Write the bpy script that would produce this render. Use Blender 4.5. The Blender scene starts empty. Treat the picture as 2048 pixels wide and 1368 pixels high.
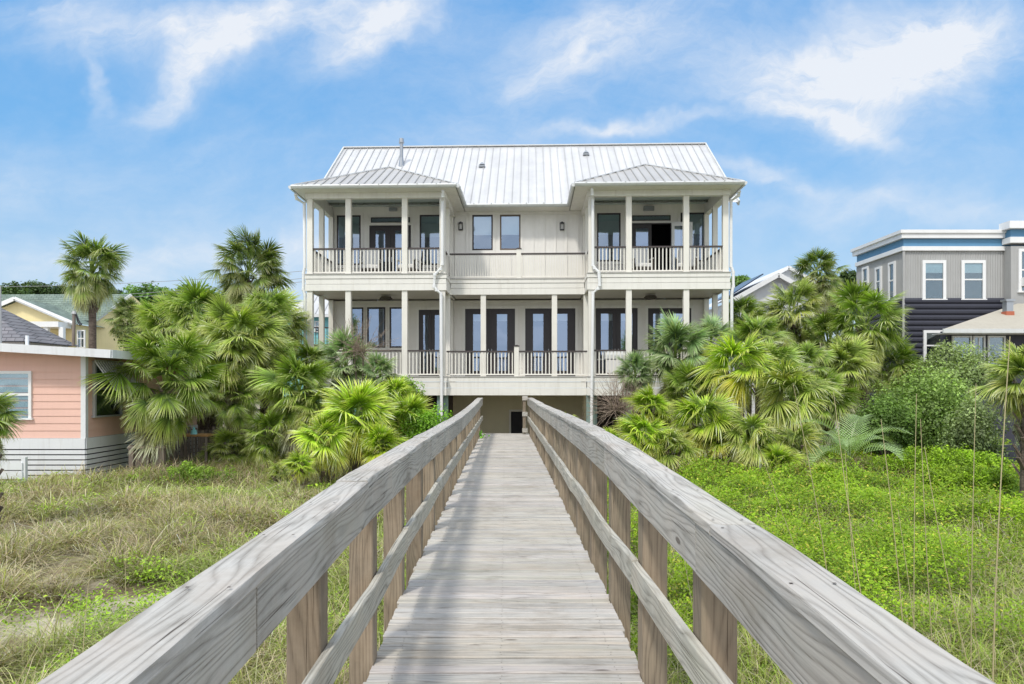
import bpy, math, random
import numpy as np
from mathutils import Vector, Matrix, Euler
R = math.radians
random.seed(7)
SC = bpy.context.scene
COL = SC.collection
F = 1450.0            # focal length of the lens expressed in photo pixels (2048 wide)
CX, CY = 1010.0, 774.0
ZE = 2.35             # eye height above the dune ground

# ------------------------------------------------------------------ helpers
def at(px, py, Y):
    return ((px-CX)/F*Y, Y, ZE+(CY-py)/F*Y)

def tag(o, label=None, cat=None, group=None, kind=None):
    if label: o['label'] = label
    if cat: o['category'] = cat
    if group: o['group'] = group
    if kind: o['kind'] = kind
    return o

def empty(name, loc=(0, 0, 0), rz=0.0, label=None, cat=None, group=None):
    o = bpy.data.objects.new(name, None)
    COL.objects.link(o)
    o.location = loc
    o.rotation_euler = (0, 0, rz)
    o.empty_display_size = .3
    return tag(o, label, cat, group)

def copy_tree(o, parent=None):
    c = o.copy()
    COL.objects.link(c)
    c.parent = parent
    for ch in list(o.children):
        copy_tree(ch, c)
    return c

class MB:
    """collects polygons (with uv and tint) and links them as one mesh object"""
    def __init__(s):
        s.v = []; s.f = []; s.uv = []; s.c = []
    def quad(s, pts, uv=None, tint=1.0):
        b = len(s.v)
        s.v += [tuple(p) for p in pts]
        s.f.append(tuple(range(b, b+len(pts))))
        s.uv.append(uv if uv else [(0, 0)]*len(pts))
        s.c += [tint]*len(pts)
    def box(s, x0, x1, y0, y1, z0, z1, tint=1.0):
        if x0 > x1: x0, x1 = x1, x0
        if y0 > y1: y0, y1 = y1, y0
        if z0 > z1: z0, z1 = z1, z0
        b = len(s.v)
        s.v += [(x0,y0,z0),(x1,y0,z0),(x1,y1,z0),(x0,y1,z0),(x0,y0,z1),(x1,y0,z1),(x1,y1,z1),(x0,y1,z1)]
        s.c += [tint]*8
        for f in ((0,3,2,1),(4,5,6,7),(0,1,5,4),(1,2,6,5),(2,3,7,6),(3,0,4,7)):
            s.f.append(tuple(b+i for i in f)); s.uv.append([(0,0)]*4)
    def bar(s, p, q, w, h, tint=1.0, up=(0, 0, 1)):
        """rectangular bar from p to q"""
        p = Vector(p); q = Vector(q); d = (q-p).normalized()
        side = d.cross(Vector(up))
        if side.length < 1e-4: side = d.cross(Vector((0, 1, 0)))
        side.normalize(); u = side.cross(d).normalized()
        b = len(s.v)
        for e in (p, q):
            for a, c in ((-1,-1),(1,-1),(1,1),(-1,1)):
                s.v.append(tuple(e+side*(a*w/2)+u*(c*h/2)))
        s.c += [tint]*8
        for f in ((0,1,2,3),(7,6,5,4),(0,4,5,1),(1,5,6,2),(2,6,7,3),(3,7,4,0)):
            s.f.append(tuple(b+i for i in f)); s.uv.append([(0,0)]*4)
    def tube(s, pts, r, n=8, tint=1.0, r2=None, cap=True):
        pts = [Vector(p) for p in pts]; m = len(pts)
        rr = [r+(r2-r)*i/(m-1) for i in range(m)] if r2 is not None else [r]*m
        b = len(s.v); ref = Vector((0.31, 0.17, 0.93))
        for i, p in enumerate(pts):
            d = (pts[min(i+1, m-1)]-pts[max(i-1, 0)]).normalized()
            a = d.cross(ref)
            if a.length < 1e-3: a = d.cross(Vector((1, 0, 0)))
            a.normalize(); c = d.cross(a)
            for k in range(n):
                t = 2*math.pi*k/n
                s.v.append(tuple(p+(a*math.cos(t)+c*math.sin(t))*rr[i]))
                s.c.append(tint)
        for i in range(m-1):
            for k in range(n):
                k2 = (k+1) % n
                s.f.append((b+i*n+k, b+i*n+k2, b+(i+1)*n+k2, b+(i+1)*n+k)); s.uv.append([(0,0)]*4)
        if cap:
            s.f.append(tuple(b+k for k in range(n))[::-1]); s.uv.append([(0,0)]*n)
            s.f.append(tuple(b+(m-1)*n+k for k in range(n))); s.uv.append([(0,0)]*n)
    def sweep(s, path, prof, rnd, tint=1.0, jit=0.0, axis='y'):
        """closed profile swept along a path; uv runs with the grain.  prof: list of (across, up)"""
        n = len(prof); b = len(s.v); m = len(path)
        per = [0]
        for i in range(n):
            a, c = prof[i], prof[(i+1) % n]
            per.append(per[-1]+math.hypot(a[0]-c[0], a[1]-c[1]))
        L = 0; Ls = [0]
        for i in range(1, m):
            L += (Vector(path[i])-Vector(path[i-1])).length; Ls.append(L)
        ph = random.random()*10
        for i, p in enumerate(path):
            for k, (a, c) in enumerate(prof):
                j1 = jit*math.sin(Ls[i]*3.1+k*1.7+ph)+random.uniform(-jit, jit)*.35
                j2 = jit*math.sin(Ls[i]*2.3+k*2.9+ph*2)+random.uniform(-jit, jit)*.35
                if axis == 'y': s.v.append((p[0]+a+j1, p[1], p[2]+c+j2))
                elif axis == 'x': s.v.append((p[0], p[1]+a+j1, p[2]+c+j2))
                else: s.v.append((p[0]+a+j1, p[1]+c+j2, p[2]))
                s.c.append(tint)
        for i in range(m-1):
            for k in range(n):
                k2 = (k+1) % n
                s.f.append((b+i*n+k, b+i*n+k2, b+(i+1)*n+k2, b+(i+1)*n+k))
                s.uv.append([(Ls[i]+rnd[0], per[k]+rnd[1]), (Ls[i]+rnd[0], per[k+1]+rnd[1]),
                             (Ls[i+1]+rnd[0], per[k+1]+rnd[1]), (Ls[i+1]+rnd[0], per[k]+rnd[1])])
        for e, o in ((0, -1), (m-1, 1)):
            idx = [b+e*n+k for k in range(n)]
            if o < 0: idx = idx[::-1]
            s.f.append(tuple(idx))
            s.uv.append([(rnd[0]+7+s.v[i][0]*3, rnd[1]+s.v[i][2]*2) for i in idx])
    def build(s, name, mat, parent=None, smooth=False, bevel=0, fixn=True):
        me = bpy.data.meshes.new(name)
        me.from_pydata(s.v, [], s.f)
        if any(any(t != (0, 0) for t in u) for u in s.uv):
            l = me.uv_layers.new(name='UVMap')
            l.data.foreach_set('uv', [c for u in s.uv for t in u for c in t])
        ca = me.color_attributes.new('Col', 'FLOAT_COLOR', 'POINT')
        arr = []
        for t in s.c:
            if isinstance(t, (int, float)): arr += [t, t, t, 1]
            else: arr += [t[0], t[1], t[2], 1]
        ca.data.foreach_set('color', arr)
        if fixn:
            import bmesh
            bm = bmesh.new(); bm.from_mesh(me)
            bmesh.ops.recalc_face_normals(bm, faces=bm.faces)
            bm.to_mesh(me); bm.free()
        me.materials.append(mat)
        if smooth:
            me.polygons.foreach_set('use_smooth', [True]*len(me.polygons))
        o = bpy.data.objects.new(name, me)
        COL.objects.link(o)
        if parent: o.parent = parent
        if bevel:
            md = o.modifiers.new('bevel', 'BEVEL'); md.width = bevel; md.segments = 1; md.limit_method = 'ANGLE'
        return o

def np_object(name, V, Q, C, mat, parent=None, smooth=False):
    me = bpy.data.meshes.new(name)
    n, m = len(V), len(Q)
    me.vertices.add(n); me.vertices.foreach_set('co', np.ascontiguousarray(V, dtype=np.float32).ravel())
    k = Q.shape[1]
    me.loops.add(m*k); me.loops.foreach_set('vertex_index', np.ascontiguousarray(Q, dtype=np.int32).ravel())
    me.polygons.add(m); me.polygons.foreach_set('loop_start', np.arange(0, m*k, k, dtype=np.int32))
    me.update(calc_edges=True)
    ca = me.color_attributes.new('Col', 'FLOAT_COLOR', 'POINT')
    CC = np.ones((n, 4), dtype=np.float32); CC[:, :3] = C
    ca.data.foreach_set('color', CC.ravel())
    if smooth: me.polygons.foreach_set('use_smooth', np.ones(m, dtype=bool))
    me.materials.append(mat)
    o = bpy.data.objects.new(name, me); COL.objects.link(o)
    if parent: o.parent = parent
    return o

def vnoise(x, y, seed=0):
    x = np.asarray(x, float); y = np.asarray(y, float)
    xi = np.floor(x).astype(np.int64); yi = np.floor(y).astype(np.int64)
    xf = x-xi; yf = y-yi
    def h(a, b):
        n = (a*374761393+b*668265263+seed*1442695041) & 0x7fffffff
        n = (n ^ (n >> 13))*1274126177 & 0x7fffffff
        return ((n ^ (n >> 16)) & 0xffff)/65535.0
    u = xf*xf*(3-2*xf); v = yf*yf*(3-2*yf)
    return (h(xi, yi)*(1-u)+h(xi+1, yi)*u)*(1-v)+(h(xi, yi+1)*(1-u)+h(xi+1, yi+1)*u)*v
def fbm(x, y, seed=0, o=3):
    s = 0; a = 1; t = 0
    for i in range(o):
        s = s+a*vnoise(np.asarray(x)*2**i, np.asarray(y)*2**i, seed+i*17); t += a; a *= .5
    return s/t

# ------------------------------------------------------------------ materials
def new_mat(name):
    m = bpy.data.materials.new(name); m.use_nodes = True
    nt = m.node_tree; nt.nodes.clear()
    out = nt.nodes.new('ShaderNodeOutputMaterial')
    return m, nt, out
def nd(nt, t, **kw):
    n = nt.nodes.new(t)
    for k, v in kw.items():
        if k.startswith('i_'):
            key = k[2:]
            n.inputs[int(key) if key.isdigit() else key.replace('_', ' ')].default_value = v
        else: setattr(n, k, v)
    return n
def mth(nt, op, a, b=None, clamp=False):
    n = nt.nodes.new('ShaderNodeMath'); n.operation = op; n.use_clamp = clamp
    for i, x in enumerate((a, b)):
        if x is None: continue
        if isinstance(x, (int, float)): n.inputs[i].default_value = x
        else: nt.links.new(x, n.inputs[i])
    return n.outputs[0]
def ramp(nt, fac, stops):
    r = nt.nodes.new('ShaderNodeValToRGB')
    while len(r.color_ramp.elements) < len(stops): r.color_ramp.elements.new(.5)
    for e, (p, c) in zip(r.color_ramp.elements, stops):
        e.position = p; e.color = (c[0], c[1], c[2], 1) if not isinstance(c, (int, float)) else (c, c, c, 1)
    nt.links.new(fac, r.inputs[0]); return r.outputs[0]
def mix(nt, fac, a, b, mode='MIX'):
    n = nt.nodes.new('ShaderNodeMix'); n.data_type = 'RGBA'; n.blend_type = mode
    for sock, x in ((n.inputs[0], fac), (n.inputs[6], a), (n.inputs[7], b)):
        if isinstance(x, (int, float)): sock.default_value = x
        elif isinstance(x, tuple): sock.default_value = (x[0], x[1], x[2], 1)
        else: nt.links.new(x, sock)
    return n.outputs[2]

def paint(name, rgb, rough=.5, var=.12, dirt=.15, scale=1.0, bump=.08, spec=.4, metal=0.0, streak=True):
    m, nt, out = new_mat(name)
    tc = nd(nt, 'ShaderNodeTexCoord')
    n1 = nd(nt, 'ShaderNodeTexNoise', i_Scale=1.3*scale, i_Detail=6.0, i_Roughness=.65)
    nt.links.new(tc.outputs['Object'], n1.inputs['Vector'])
    c = mix(nt, mth(nt, 'MULTIPLY', n1.outputs[0], 1.0), tuple(x*(1-var) for x in rgb), tuple(min(1, x*(1+var)) for x in rgb))
    if streak:
        mp = nd(nt, 'ShaderNodeMapping'); mp.inputs['Scale'].default_value = (9*scale, 9*scale, .7*scale)
        nt.links.new(tc.outputs['Object'], mp.inputs[0])
        n2 = nd(nt, 'ShaderNodeTexNoise', i_Scale=1.0, i_Detail=5.0, i_Roughness=.6)
        nt.links.new(mp.outputs[0], n2.inputs['Vector'])
        d = ramp(nt, n2.outputs[0], [(.5, 0.0), (.8, 1.0)])
        c = mix(nt, mth(nt, 'MULTIPLY', d, dirt), c, tuple(x*k for x, k in zip(rgb, (.55, .5, .42))))
    n3 = nd(nt, 'ShaderNodeTexNoise', i_Scale=60*scale, i_Detail=3.0)
    nt.links.new(tc.outputs['Object'], n3.inputs['Vector'])
    bp = nd(nt, 'ShaderNodeBump', i_Strength=bump, i_Distance=.02)
    nt.links.new(n3.outputs[0], bp.inputs['Height'])
    b = nd(nt, 'ShaderNodeBsdfPrincipled', i_Roughness=rough, i_Metallic=metal)
    b.inputs['Specular IOR Level'].default_value = spec
    nt.links.new(c, b.inputs['Base Color']); nt.links.new(bp.outputs[0], b.inputs['Normal'])
    nt.links.new(b.outputs[0], out.inputs[0])
    return m

def wood(name, light, dark, brown=.0, contrast=1.0, ringw=34.0):
    """weathered timber: uv u runs along the board, v across"""
    m, nt, out = new_mat(name)
    uv = nd(nt, 'ShaderNodeUVMap', uv_map='UVMap')
    sep = nd(nt, 'ShaderNodeSeparateXYZ'); nt.links.new(uv.outputs[0], sep.inputs[0])
    U, V = sep.outputs[0], sep.outputs[1]
    def comb(a, b):
        n = nd(nt, 'ShaderNodeCombineXYZ'); nt.links.new(a, n.inputs[0]); nt.links.new(b, n.inputs[1]); return n.outputs[0]
    def noise(vec, sc, det=4.0, ro=.6):
        n = nd(nt, 'ShaderNodeTexNoise', i_Scale=sc, i_Detail=det, i_Roughness=ro); nt.links.new(vec, n.inputs['Vector']); return n.outputs[0]
    warp = noise(comb(mth(nt, 'MULTIPLY', U, .95), mth(nt, 'MULTIPLY', V, 7.0)), 1.0, 2.0, .45)
    # knots
    vo = nd(nt, 'ShaderNodeTexVoronoi', i_Scale=1.0, i_Randomness=1.0)
    nt.links.new(comb(mth(nt, 'MULTIPLY', U, 1.6), mth(nt, 'MULTIPLY', V, 5.2)), vo.inputs['Vector'])
    kd = vo.outputs['Distance']
    kpull = mth(nt, 'DIVIDE', .022, mth(nt, 'ADD', kd, .05))
    ph = mth(nt, 'ADD', mth(nt, 'MULTIPLY', V, ringw), mth(nt, 'ADD', mth(nt, 'MULTIPLY', warp, 8.0), mth(nt, 'MULTIPLY', kpull, 7.0)))
    ring = mth(nt, 'FRACT', ph)
    ringc = ramp(nt, ring, [(0.0, .15), (.10, .55), (.35, 1.0), (.70, .85), (1.0, .15)])
    fine = noise(comb(mth(nt, 'MULTIPLY', U, 3.0), mth(nt, 'MULTIPLY', V, 150.0)), 1.0, 5.0, .75)
    crack = noise(comb(mth(nt, 'MULTIPLY', U, 1.2), mth(nt, 'MULTIPLY', V, 95.0)), 1.0, 4.0, .6)
    crk = ramp(nt, crack, [(.0, .0), (.31, .0), (.37, 1.0)])
    blotch = noise(comb(mth(nt, 'MULTIPLY', U, 2.0), mth(nt, 'MULTIPLY', V, 4.0)), 1.0, 5.0, .6)
    g = mth(nt, 'ADD', mth(nt, 'MULTIPLY', ringc, .36*contrast), mth(nt, 'MULTIPLY', fine, .85))
    g = mth(nt, 'ADD', g, mth(nt, 'MULTIPLY', mth(nt, 'SUBTRACT', blotch, .5), .8))
    c = ramp(nt, g, [(.25, dark), (.5, tuple(d*.45+l*.55 for d, l in zip(dark, light))), (.9, light)])
    c = mix(nt, mth(nt, 'MULTIPLY', ramp(nt, blotch, [(.45, 0.0), (.7, 1.0)]), .25+brown), c, (.36, .24, .155))
    grn = noise(comb(mth(nt, 'MULTIPLY', U, .8), mth(nt, 'MULTIPLY', V, 3.0)), 1.0, 3.0, .6)
    c = mix(nt, mth(nt, 'MULTIPLY', ramp(nt, grn, [(.55, 0.0), (.75, 1.0)]), .22), c, (.33, .34, .22))
    c = mix(nt, crk, mix(nt, 1.0, c, (.30, .27, .25), 'MULTIPLY'), c)
    knot = ramp(nt, kd, [(.0, 1.0), (.05, .9), (.085, 0.0)])
    c = mix(nt, mth(nt, 'MULTIPLY', knot, .75), c, (.09, .065, .05))
    at_ = nd(nt, 'ShaderNodeAttribute', attribute_name='Col')
    c = mix(nt, 1.0, c, at_.outputs['Color'], 'MULTIPLY')
    to = nd(nt, 'ShaderNodeTexCoord'); st = nd(nt, 'ShaderNodeTexNoise', i_Scale=1.7, i_Detail=7.0, i_Roughness=.7); nt.links.new(to.outputs['Object'], st.inputs['Vector'])
    c = mix(nt, 1.0, c, ramp(nt, st.outputs[0], [(.33, (.80, .78, .75)), (.5, (1, 1, 1)), (.70, (1.08, 1.07, 1.04))]), 'MULTIPLY')
    h = mth(nt, 'ADD', mth(nt, 'MULTIPLY', ringc, .6), mth(nt, 'ADD', mth(nt, 'MULTIPLY', crk, .8), mth(nt, 'MULTIPLY', fine, .5)))
    bp = nd(nt, 'ShaderNodeBump', i_Strength=.55, i_Distance=.004); nt.links.new(h, bp.inputs['Height'])
    b = nd(nt, 'ShaderNodeBsdfPrincipled', i_Roughness=.85); b.inputs['Specular IOR Level'].default_value = .2
    nt.links.new(c, b.inputs['Base Color']); nt.links.new(bp.outputs[0], b.inputs['Normal'])
    nt.links.new(b.outputs[0], out.inputs[0])
    return m

def leafmat(name, gain=(1, 1, 1), rough=.5, trans=.3, rnd=.15):
    m, nt, out = new_mat(name)
    a = nd(nt, 'ShaderNodeAttribute', attribute_name='Col')
    c = mix(nt, 1.0, a.outputs['Color'], gain, 'MULTIPLY')
    oi = nd(nt, 'ShaderNodeObjectInfo')
    hs = nd(nt, 'ShaderNodeHueSaturation')
    nt.links.new(mth(nt, 'ADD', 1-rnd, mth(nt, 'MULTIPLY', oi.outputs['Random'], 2*rnd)), hs.inputs['Value'])
    nt.links.new(c, hs.inputs['Color']); c = hs.outputs[0]
    b = nd(nt, 'ShaderNodeBsdfPrincipled', i_Roughness=rough); b.inputs['Specular IOR Level'].default_value = .35
    nt.links.new(c, b.inputs['Base Color'])
    t = nd(nt, 'ShaderNodeBsdfTranslucent')
    nt.links.new(mix(nt, 1.0, c, (1.25, 1.3, .6), 'MULTIPLY'), t.inputs['Color'])
    ms = nd(nt, 'ShaderNodeMixShader'); ms.inputs[0].default_value = trans
    nt.links.new(b.outputs[0], ms.inputs[1]); nt.links.new(t.outputs[0], ms.inputs[2])
    nt.links.new(ms.outputs[0], out.inputs[0])
    return m

def glassmat(name, refl=.32, tint=(.75, .82, .85), gc=(.62, .74, .92)):
    m, nt, out = new_mat(name)
    tr = nd(nt, 'ShaderNodeBsdfTransparent', i_Color=(*tint, 1))
    tc = nd(nt, 'ShaderNodeTexCoord')
    n = nd(nt, 'ShaderNodeTexNoise', i_Scale=1.1, i_Detail=1.0); nt.links.new(tc.outputs['Object'], n.inputs['Vector'])
    bp = nd(nt, 'ShaderNodeBump', i_Strength=.12, i_Distance=.05); nt.links.new(n.outputs[0], bp.inputs['Height'])
    gl = nd(nt, 'ShaderNodeBsdfGlossy', i_Roughness=.03, i_Color=(*gc, 1)); nt.links.new(bp.outputs[0], gl.inputs['Normal'])
    ms = nd(nt, 'ShaderNodeMixShader'); ms.inputs[0].default_value = refl
    nt.links.new(tr.outputs[0], ms.inputs[1]); nt.links.new(gl.outputs[0], ms.inputs[2])
    nt.links.new(ms.outputs[0], out.inputs[0])
    return m

def metalroof(name, rgb, rough=.35):
    m, nt, out = new_mat(name)
    tc = nd(nt, 'ShaderNodeTexCoord')
    n = nd(nt, 'ShaderNodeTexNoise', i_Scale=.9, i_Detail=7.0, i_Roughness=.7); nt.links.new(tc.outputs['Object'], n.inputs['Vector'])
    mp = nd(nt, 'ShaderNodeMapping'); mp.inputs['Scale'].default_value = (3.1, .12, .12); nt.links.new(tc.outputs['Object'], mp.inputs[0])
    w = nd(nt, 'ShaderNodeTexNoise', i_Scale=1.0, i_Detail=1.0); nt.links.new(mp.outputs[0], w.inputs['Vector'])
    f = mth(nt, 'ADD', mth(nt, 'MULTIPLY', n.outputs[0], .6), mth(nt, 'MULTIPLY', w.outputs[0], .5))
    c = ramp(nt, f, [(.35, tuple(x*.82 for x in rgb)), (.7, tuple(min(1, x*1.08) for x in rgb))])
    at_ = nd(nt, 'ShaderNodeAttribute', attribute_name='Col'); c = mix(nt, 1.0, c, at_.outputs['Color'], 'MULTIPLY')
    b = nd(nt, 'ShaderNodeBsdfPrincipled', i_Roughness=rough, i_Metallic=.1)
    nt.links.new(c, b.inputs['Base Color']); nt.links.new(b.outputs[0], out.inputs[0])
    return m

def shingles(name, a, b_, sx=4.0, sz=7.0):
    m, nt, out = new_mat(name)
    tc = nd(nt, 'ShaderNodeTexCoord')
    br = nd(nt, 'ShaderNodeTexBrick', i_Color1=(*a, 1), i_Color2=(*b_, 1), i_Mortar=(a[0]*.35, a[1]*.35, a[2]*.35, 1))
    br.inputs['Scale'].default_value = 1; br.inputs['Brick Width'].default_value = .33; br.inputs['Row Height'].default_value = .14
    br.inputs['Mortar Size'].default_value = .012
    sep = nd(nt, 'ShaderNodeSeparateXYZ'); nt.links.new(tc.outputs['Object'], sep.inputs[0])
    cb = nd(nt, 'ShaderNodeCombineXYZ')
    nt.links.new(mth(nt, 'ADD', sep.outputs[0], mth(nt, 'MULTIPLY', sep.outputs[1], .35)), cb.inputs[0]); nt.links.new(sep.outputs[2], cb.inputs[1])
    nt.links.new(cb.outputs[0], br.inputs['Vector'])
    n = nd(nt, 'ShaderNodeTexNoise', i_Scale=1.2, i_Detail=6.0); nt.links.new(tc.outputs['Object'], n.inputs['Vector'])
    c = mix(nt, 1.0, br.outputs['Color'], ramp(nt, n.outputs[0], [(.3, .75), (.7, 1.15)]), 'MULTIPLY')
    b = nd(nt, 'ShaderNodeBsdfPrincipled', i_Roughness=.9); nt.links.new(c, b.inputs['Base Color']); nt.links.new(b.outputs[0], out.inputs[0])
    return m

M = dict(
    cream=paint('cream_trim_paint', (.80, .775, .715), dirt=.28),
    column=paint('cream_column_paint', (.80, .77, .695), dirt=.22),
    siding=paint('taupe_siding_paint', (.78, .745, .68), dirt=.12),
    upper=paint('pale_siding_paint', (.83, .805, .755), dirt=.14),
    ceil=paint('porch_ceiling_paint', (.55, .62, .60), dirt=.05),
    ceil2=paint('lower_ceiling_paint', (.62, .58, .50), dirt=.05),
    floor=paint('porch_floor_paint', (.50, .48, .45), dirt=.2),
    khaki=paint('khaki_wall_paint', (.72, .66, .47), dirt=.1),
    dark=paint('dark_bronze_frame', (.045, .038, .04), rough=.4, dirt=0, var=.1),
    brownf=paint('brown_window_frame', (.16, .12, .09), rough=.5, dirt=0),
    black=paint('black_metal', (.02, .02, .022), rough=.4, dirt=0),
    handrail=paint('dark_handrail', (.075, .06, .058), rough=.5, dirt=.1),
    white=paint('white_paint', (.82, .82, .81), rough=.35, dirt=.06),
    gutter=paint('gutter_metal', (.66, .67, .66), rough=.35, dirt=.25, metal=.1),
    roof=metalroof('silver_seam_roof', (.62, .62, .62)),
    roof2=metalroof('porch_seam_roof', (.49, .475, .45)),
    steel=paint('galvanised_steel', (.42, .44, .46), rough=.35, metal=.7, dirt=.2),
    room=paint('dark_room', (.035, .035, .042), rough=.8, dirt=0),
    blind=paint('roller_blind', (.80, .84, .80), rough=.8, dirt=0, streak=False),
    blindd=paint('green_tinted_blind', (.20, .27, .22), rough=.8, dirt=0, streak=False),
    cushion=paint('white_cushion', (.78, .77, .75), rough=.9, dirt=.05, var=.06),
    wicker=paint('dark_wicker', (.10, .085, .07), rough=.7, dirt=.1),
    teal=paint('green_piling', (.24, .33, .30), rough=.8, dirt=.5, var=.3),
    piling=paint('dark_piling', (.07, .055, .05), rough=.9, dirt=.3),
    glass=glassmat('window_glass', .36),
    glassn=glassmat('old_window_glass', .20, gc=(.7, .8, .85)),
    glass2=glassmat('door_glass', .42, gc=(.55, .68, .90)),
    pink=paint('salmon_siding', (.78, .50, .41), rough=.6, dirt=.10, var=.10),
    whiteold=paint('worn_white_paint', (.72, .73, .74), rough=.6, dirt=.35, var=.12),
    yellow=paint('yellow_siding', (.78, .66, .36), rough=.6),
    tealw=paint('turquoise_siding', (.25, .60, .64), rough=.6),
    greyw=paint('grey_corrugated', (.40, .40, .39), rough=.5, dirt=.25),
    bluew=paint('blue_band', (.11, .27, .44), rough=.6),
    logs=paint('dark_log_siding', (.045, .047, .065), rough=.7, dirt=.3),
    greyroof=shingles('grey_shingles', (.20, .20, .22), (.27, .26, .28)),
    greenroof=shingles('green_shingles', (.18, .24, .20), (.23, .29, .24)),
    creamroof=paint('cream_low_roof', (.47, .43, .35), rough=.7, dirt=.4),
    whitewall=paint('white_siding', (.74, .75, .76), rough=.6, dirt=.1),
    redbrick=paint('red_flashing', (.45, .14, .08), rough=.8, dirt=.3),
    solar=paint('solar_panel', (.02, .025, .05), rough=.2, dirt=0),
    trunk=None,
    deckwood=wood('deck_boards', (.64, .61, .56), (.20, .175, .155), contrast=.8, ringw=36),
    railwood=wood('grey_rail_timber', (.54, .52, .475), (.14, .125, .105), contrast=1.35),
    postwood=wood('brown_post_timber', (.36, .305, .235), (.10, .078, .06), brown=.0, contrast=1.0),
    fencewood=wood('old_fence_timber', (.24, .205, .175), (.08, .065, .055), brown=.1),
    palm=leafmat('palm_leaf', (1.05, 1.2, 1.0), .42, .28, .12),
    leaf=leafmat('broad_leaf', (1, 1, 1), .5, .3, .1),
    grass=leafmat('grass_blade', (1, 1, 1), .6, .3, 0),
)
def trunkmat():
    m, nt, out = new_mat('palm_trunk_bark')
    tc = nd(nt, 'ShaderNodeTexCoord')
    mp = nd(nt, 'ShaderNodeMapping'); mp.inputs['Scale'].default_value = (5, 5, 16); nt.links.new(tc.outputs['Object'], mp.inputs[0])
    n = nd(nt, 'ShaderNodeTexNoise', i_Scale=1.0, i_Detail=6.0, i_Roughness=.7); nt.links.new(mp.outputs[0], n.inputs['Vector'])
    c = ramp(nt, n.outputs[0], [(.3, (.06, .045, .035)), (.55, (.17, .13, .10)), (.8, (.30, .25, .20))])
    a = nd(nt, 'ShaderNodeAttribute', attribute_name='Col'); c = mix(nt, 1.0, c, a.outputs['Color'], 'MULTIPLY')
    bp = nd(nt, 'ShaderNodeBump', i_Strength=.8, i_Distance=.03); nt.links.new(n.outputs[0], bp.inputs['Height'])
    b = nd(nt, 'ShaderNodeBsdfPrincipled', i_Roughness=.95)
    nt.links.new(c, b.inputs['Base Color']); nt.links.new(bp.outputs[0], b.inputs['Normal']); nt.links.new(b.outputs[0], out.inputs[0])
    return m
M['trunk'] = trunkmat()

# ------------------------------------------------------------------ ground
def gz(x, y):
    x = np.asarray(x, float); y = np.asarray(y, float)
    amp = np.clip(1-(np.abs(y-10)-22)/20, 0, 1)
    z = (fbm(x*.28+3.3, y*.28+9.1, 3)-.5)*.38*amp
    z = z+(fbm(x*1.3, y*1.3, 8)-.5)*.14*amp
    z = z+np.where(x > 1.2, np.clip((x-1.2)/4, 0, 1)*.12, 0)*amp
    # keep the sand below the cottage and the beach house calm; fall to the sea behind the viewpoint
    z = z-np.clip((-y-12)/14, 0, 1)*1.6
    return z
def gz1(x, y): return float(gz(np.array([x]), np.array([y]))[0])

def make_ground():
    def axis(lo, hi, fine, far):
        a = list(np.arange(lo, hi+1e-6, fine)); s = fine
        x = hi
        while x < far: s *= 1.25; x += s; a.append(x)
        x = lo; s = fine
        while x > -far: s *= 1.25; x -= s; a.insert(0, x)
        return np.array(a)
    xs = axis(-20, 20, .16, 900); ys = axis(-4, 26, .16, 900)
    X, Y = np.meshgrid(xs, ys); Z = gz(X, Y)
    V = np.stack([X.ravel(), Y.ravel(), Z.ravel()], 1)
    nx, ny = len(xs), len(ys)
    i = np.arange(nx-1)[None, :]+np.arange(ny-1)[:, None]*nx
    Q = np.stack([i, i+1, i+1+nx, i+nx], -1).reshape(-1, 4)
    m, nt, out = new_mat('dune_sand')
    tc = nd(nt, 'ShaderNodeTexCoord')
    n = nd(nt, 'ShaderNodeTexNoise', i_Scale=.9, i_Detail=8.0, i_Roughness=.7); nt.links.new(tc.outputs['Object'], n.inputs['Vector'])
    n2 = nd(nt, 'ShaderNodeTexNoise', i_Scale=14.0, i_Detail=6.0, i_Roughness=.75); nt.links.new(tc.outputs['Object'], n2.inputs['Vector'])
    sand = mix(nt, n2.outputs[0], (.46, .40, .31), (.66, .59, .47))
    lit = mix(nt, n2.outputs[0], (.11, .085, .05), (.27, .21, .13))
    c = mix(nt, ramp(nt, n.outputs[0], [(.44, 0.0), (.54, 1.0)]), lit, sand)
    bp = nd(nt, 'ShaderNodeBump', i_Strength=.6, i_Distance=.03); nt.links.new(n2.outputs[0], bp.inputs['Height'])
    b = nd(nt, 'ShaderNodeBsdfPrincipled', i_Roughness=.95); b.inputs['Specular IOR Level'].default_value = .1
    nt.links.new(c, b.inputs['Base Color']); nt.links.new(bp.outputs[0], b.inputs['Normal']); nt.links.new(b.outputs[0], out.inputs[0])
    o = np_object('ground', V, Q, (1, 1, 1), m, smooth=True)
    tag(o, kind='structure')
    s = MB(); s.quad([(-900, -900, -.9), (900, -900, -.9), (900, -22, -.9), (-900, -22, -.9)])
    m, nt, out = new_mat('sea_water')
    tc = nd(nt, 'ShaderNodeTexCoord')
    n = nd(nt, 'ShaderNodeTexNoise', i_Scale=.6, i_Detail=6.0); nt.links.new(tc.outputs['Object'], n.inputs['Vector'])
    bp = nd(nt, 'ShaderNodeBump', i_Strength=.5, i_Distance=.3); nt.links.new(n.outputs[0], bp.inputs['Height'])
    b = nd(nt, 'ShaderNodeBsdfPrincipled', i_Roughness=.25); b.inputs['Base Color'].default_value = (.03, .07, .10, 1)
    nt.links.new(bp.outputs[0], b.inputs['Normal']); nt.links.new(b.outputs[0], out.inputs[0])
    tag(s.build('sea', m), kind='structure')
make_ground()

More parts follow.
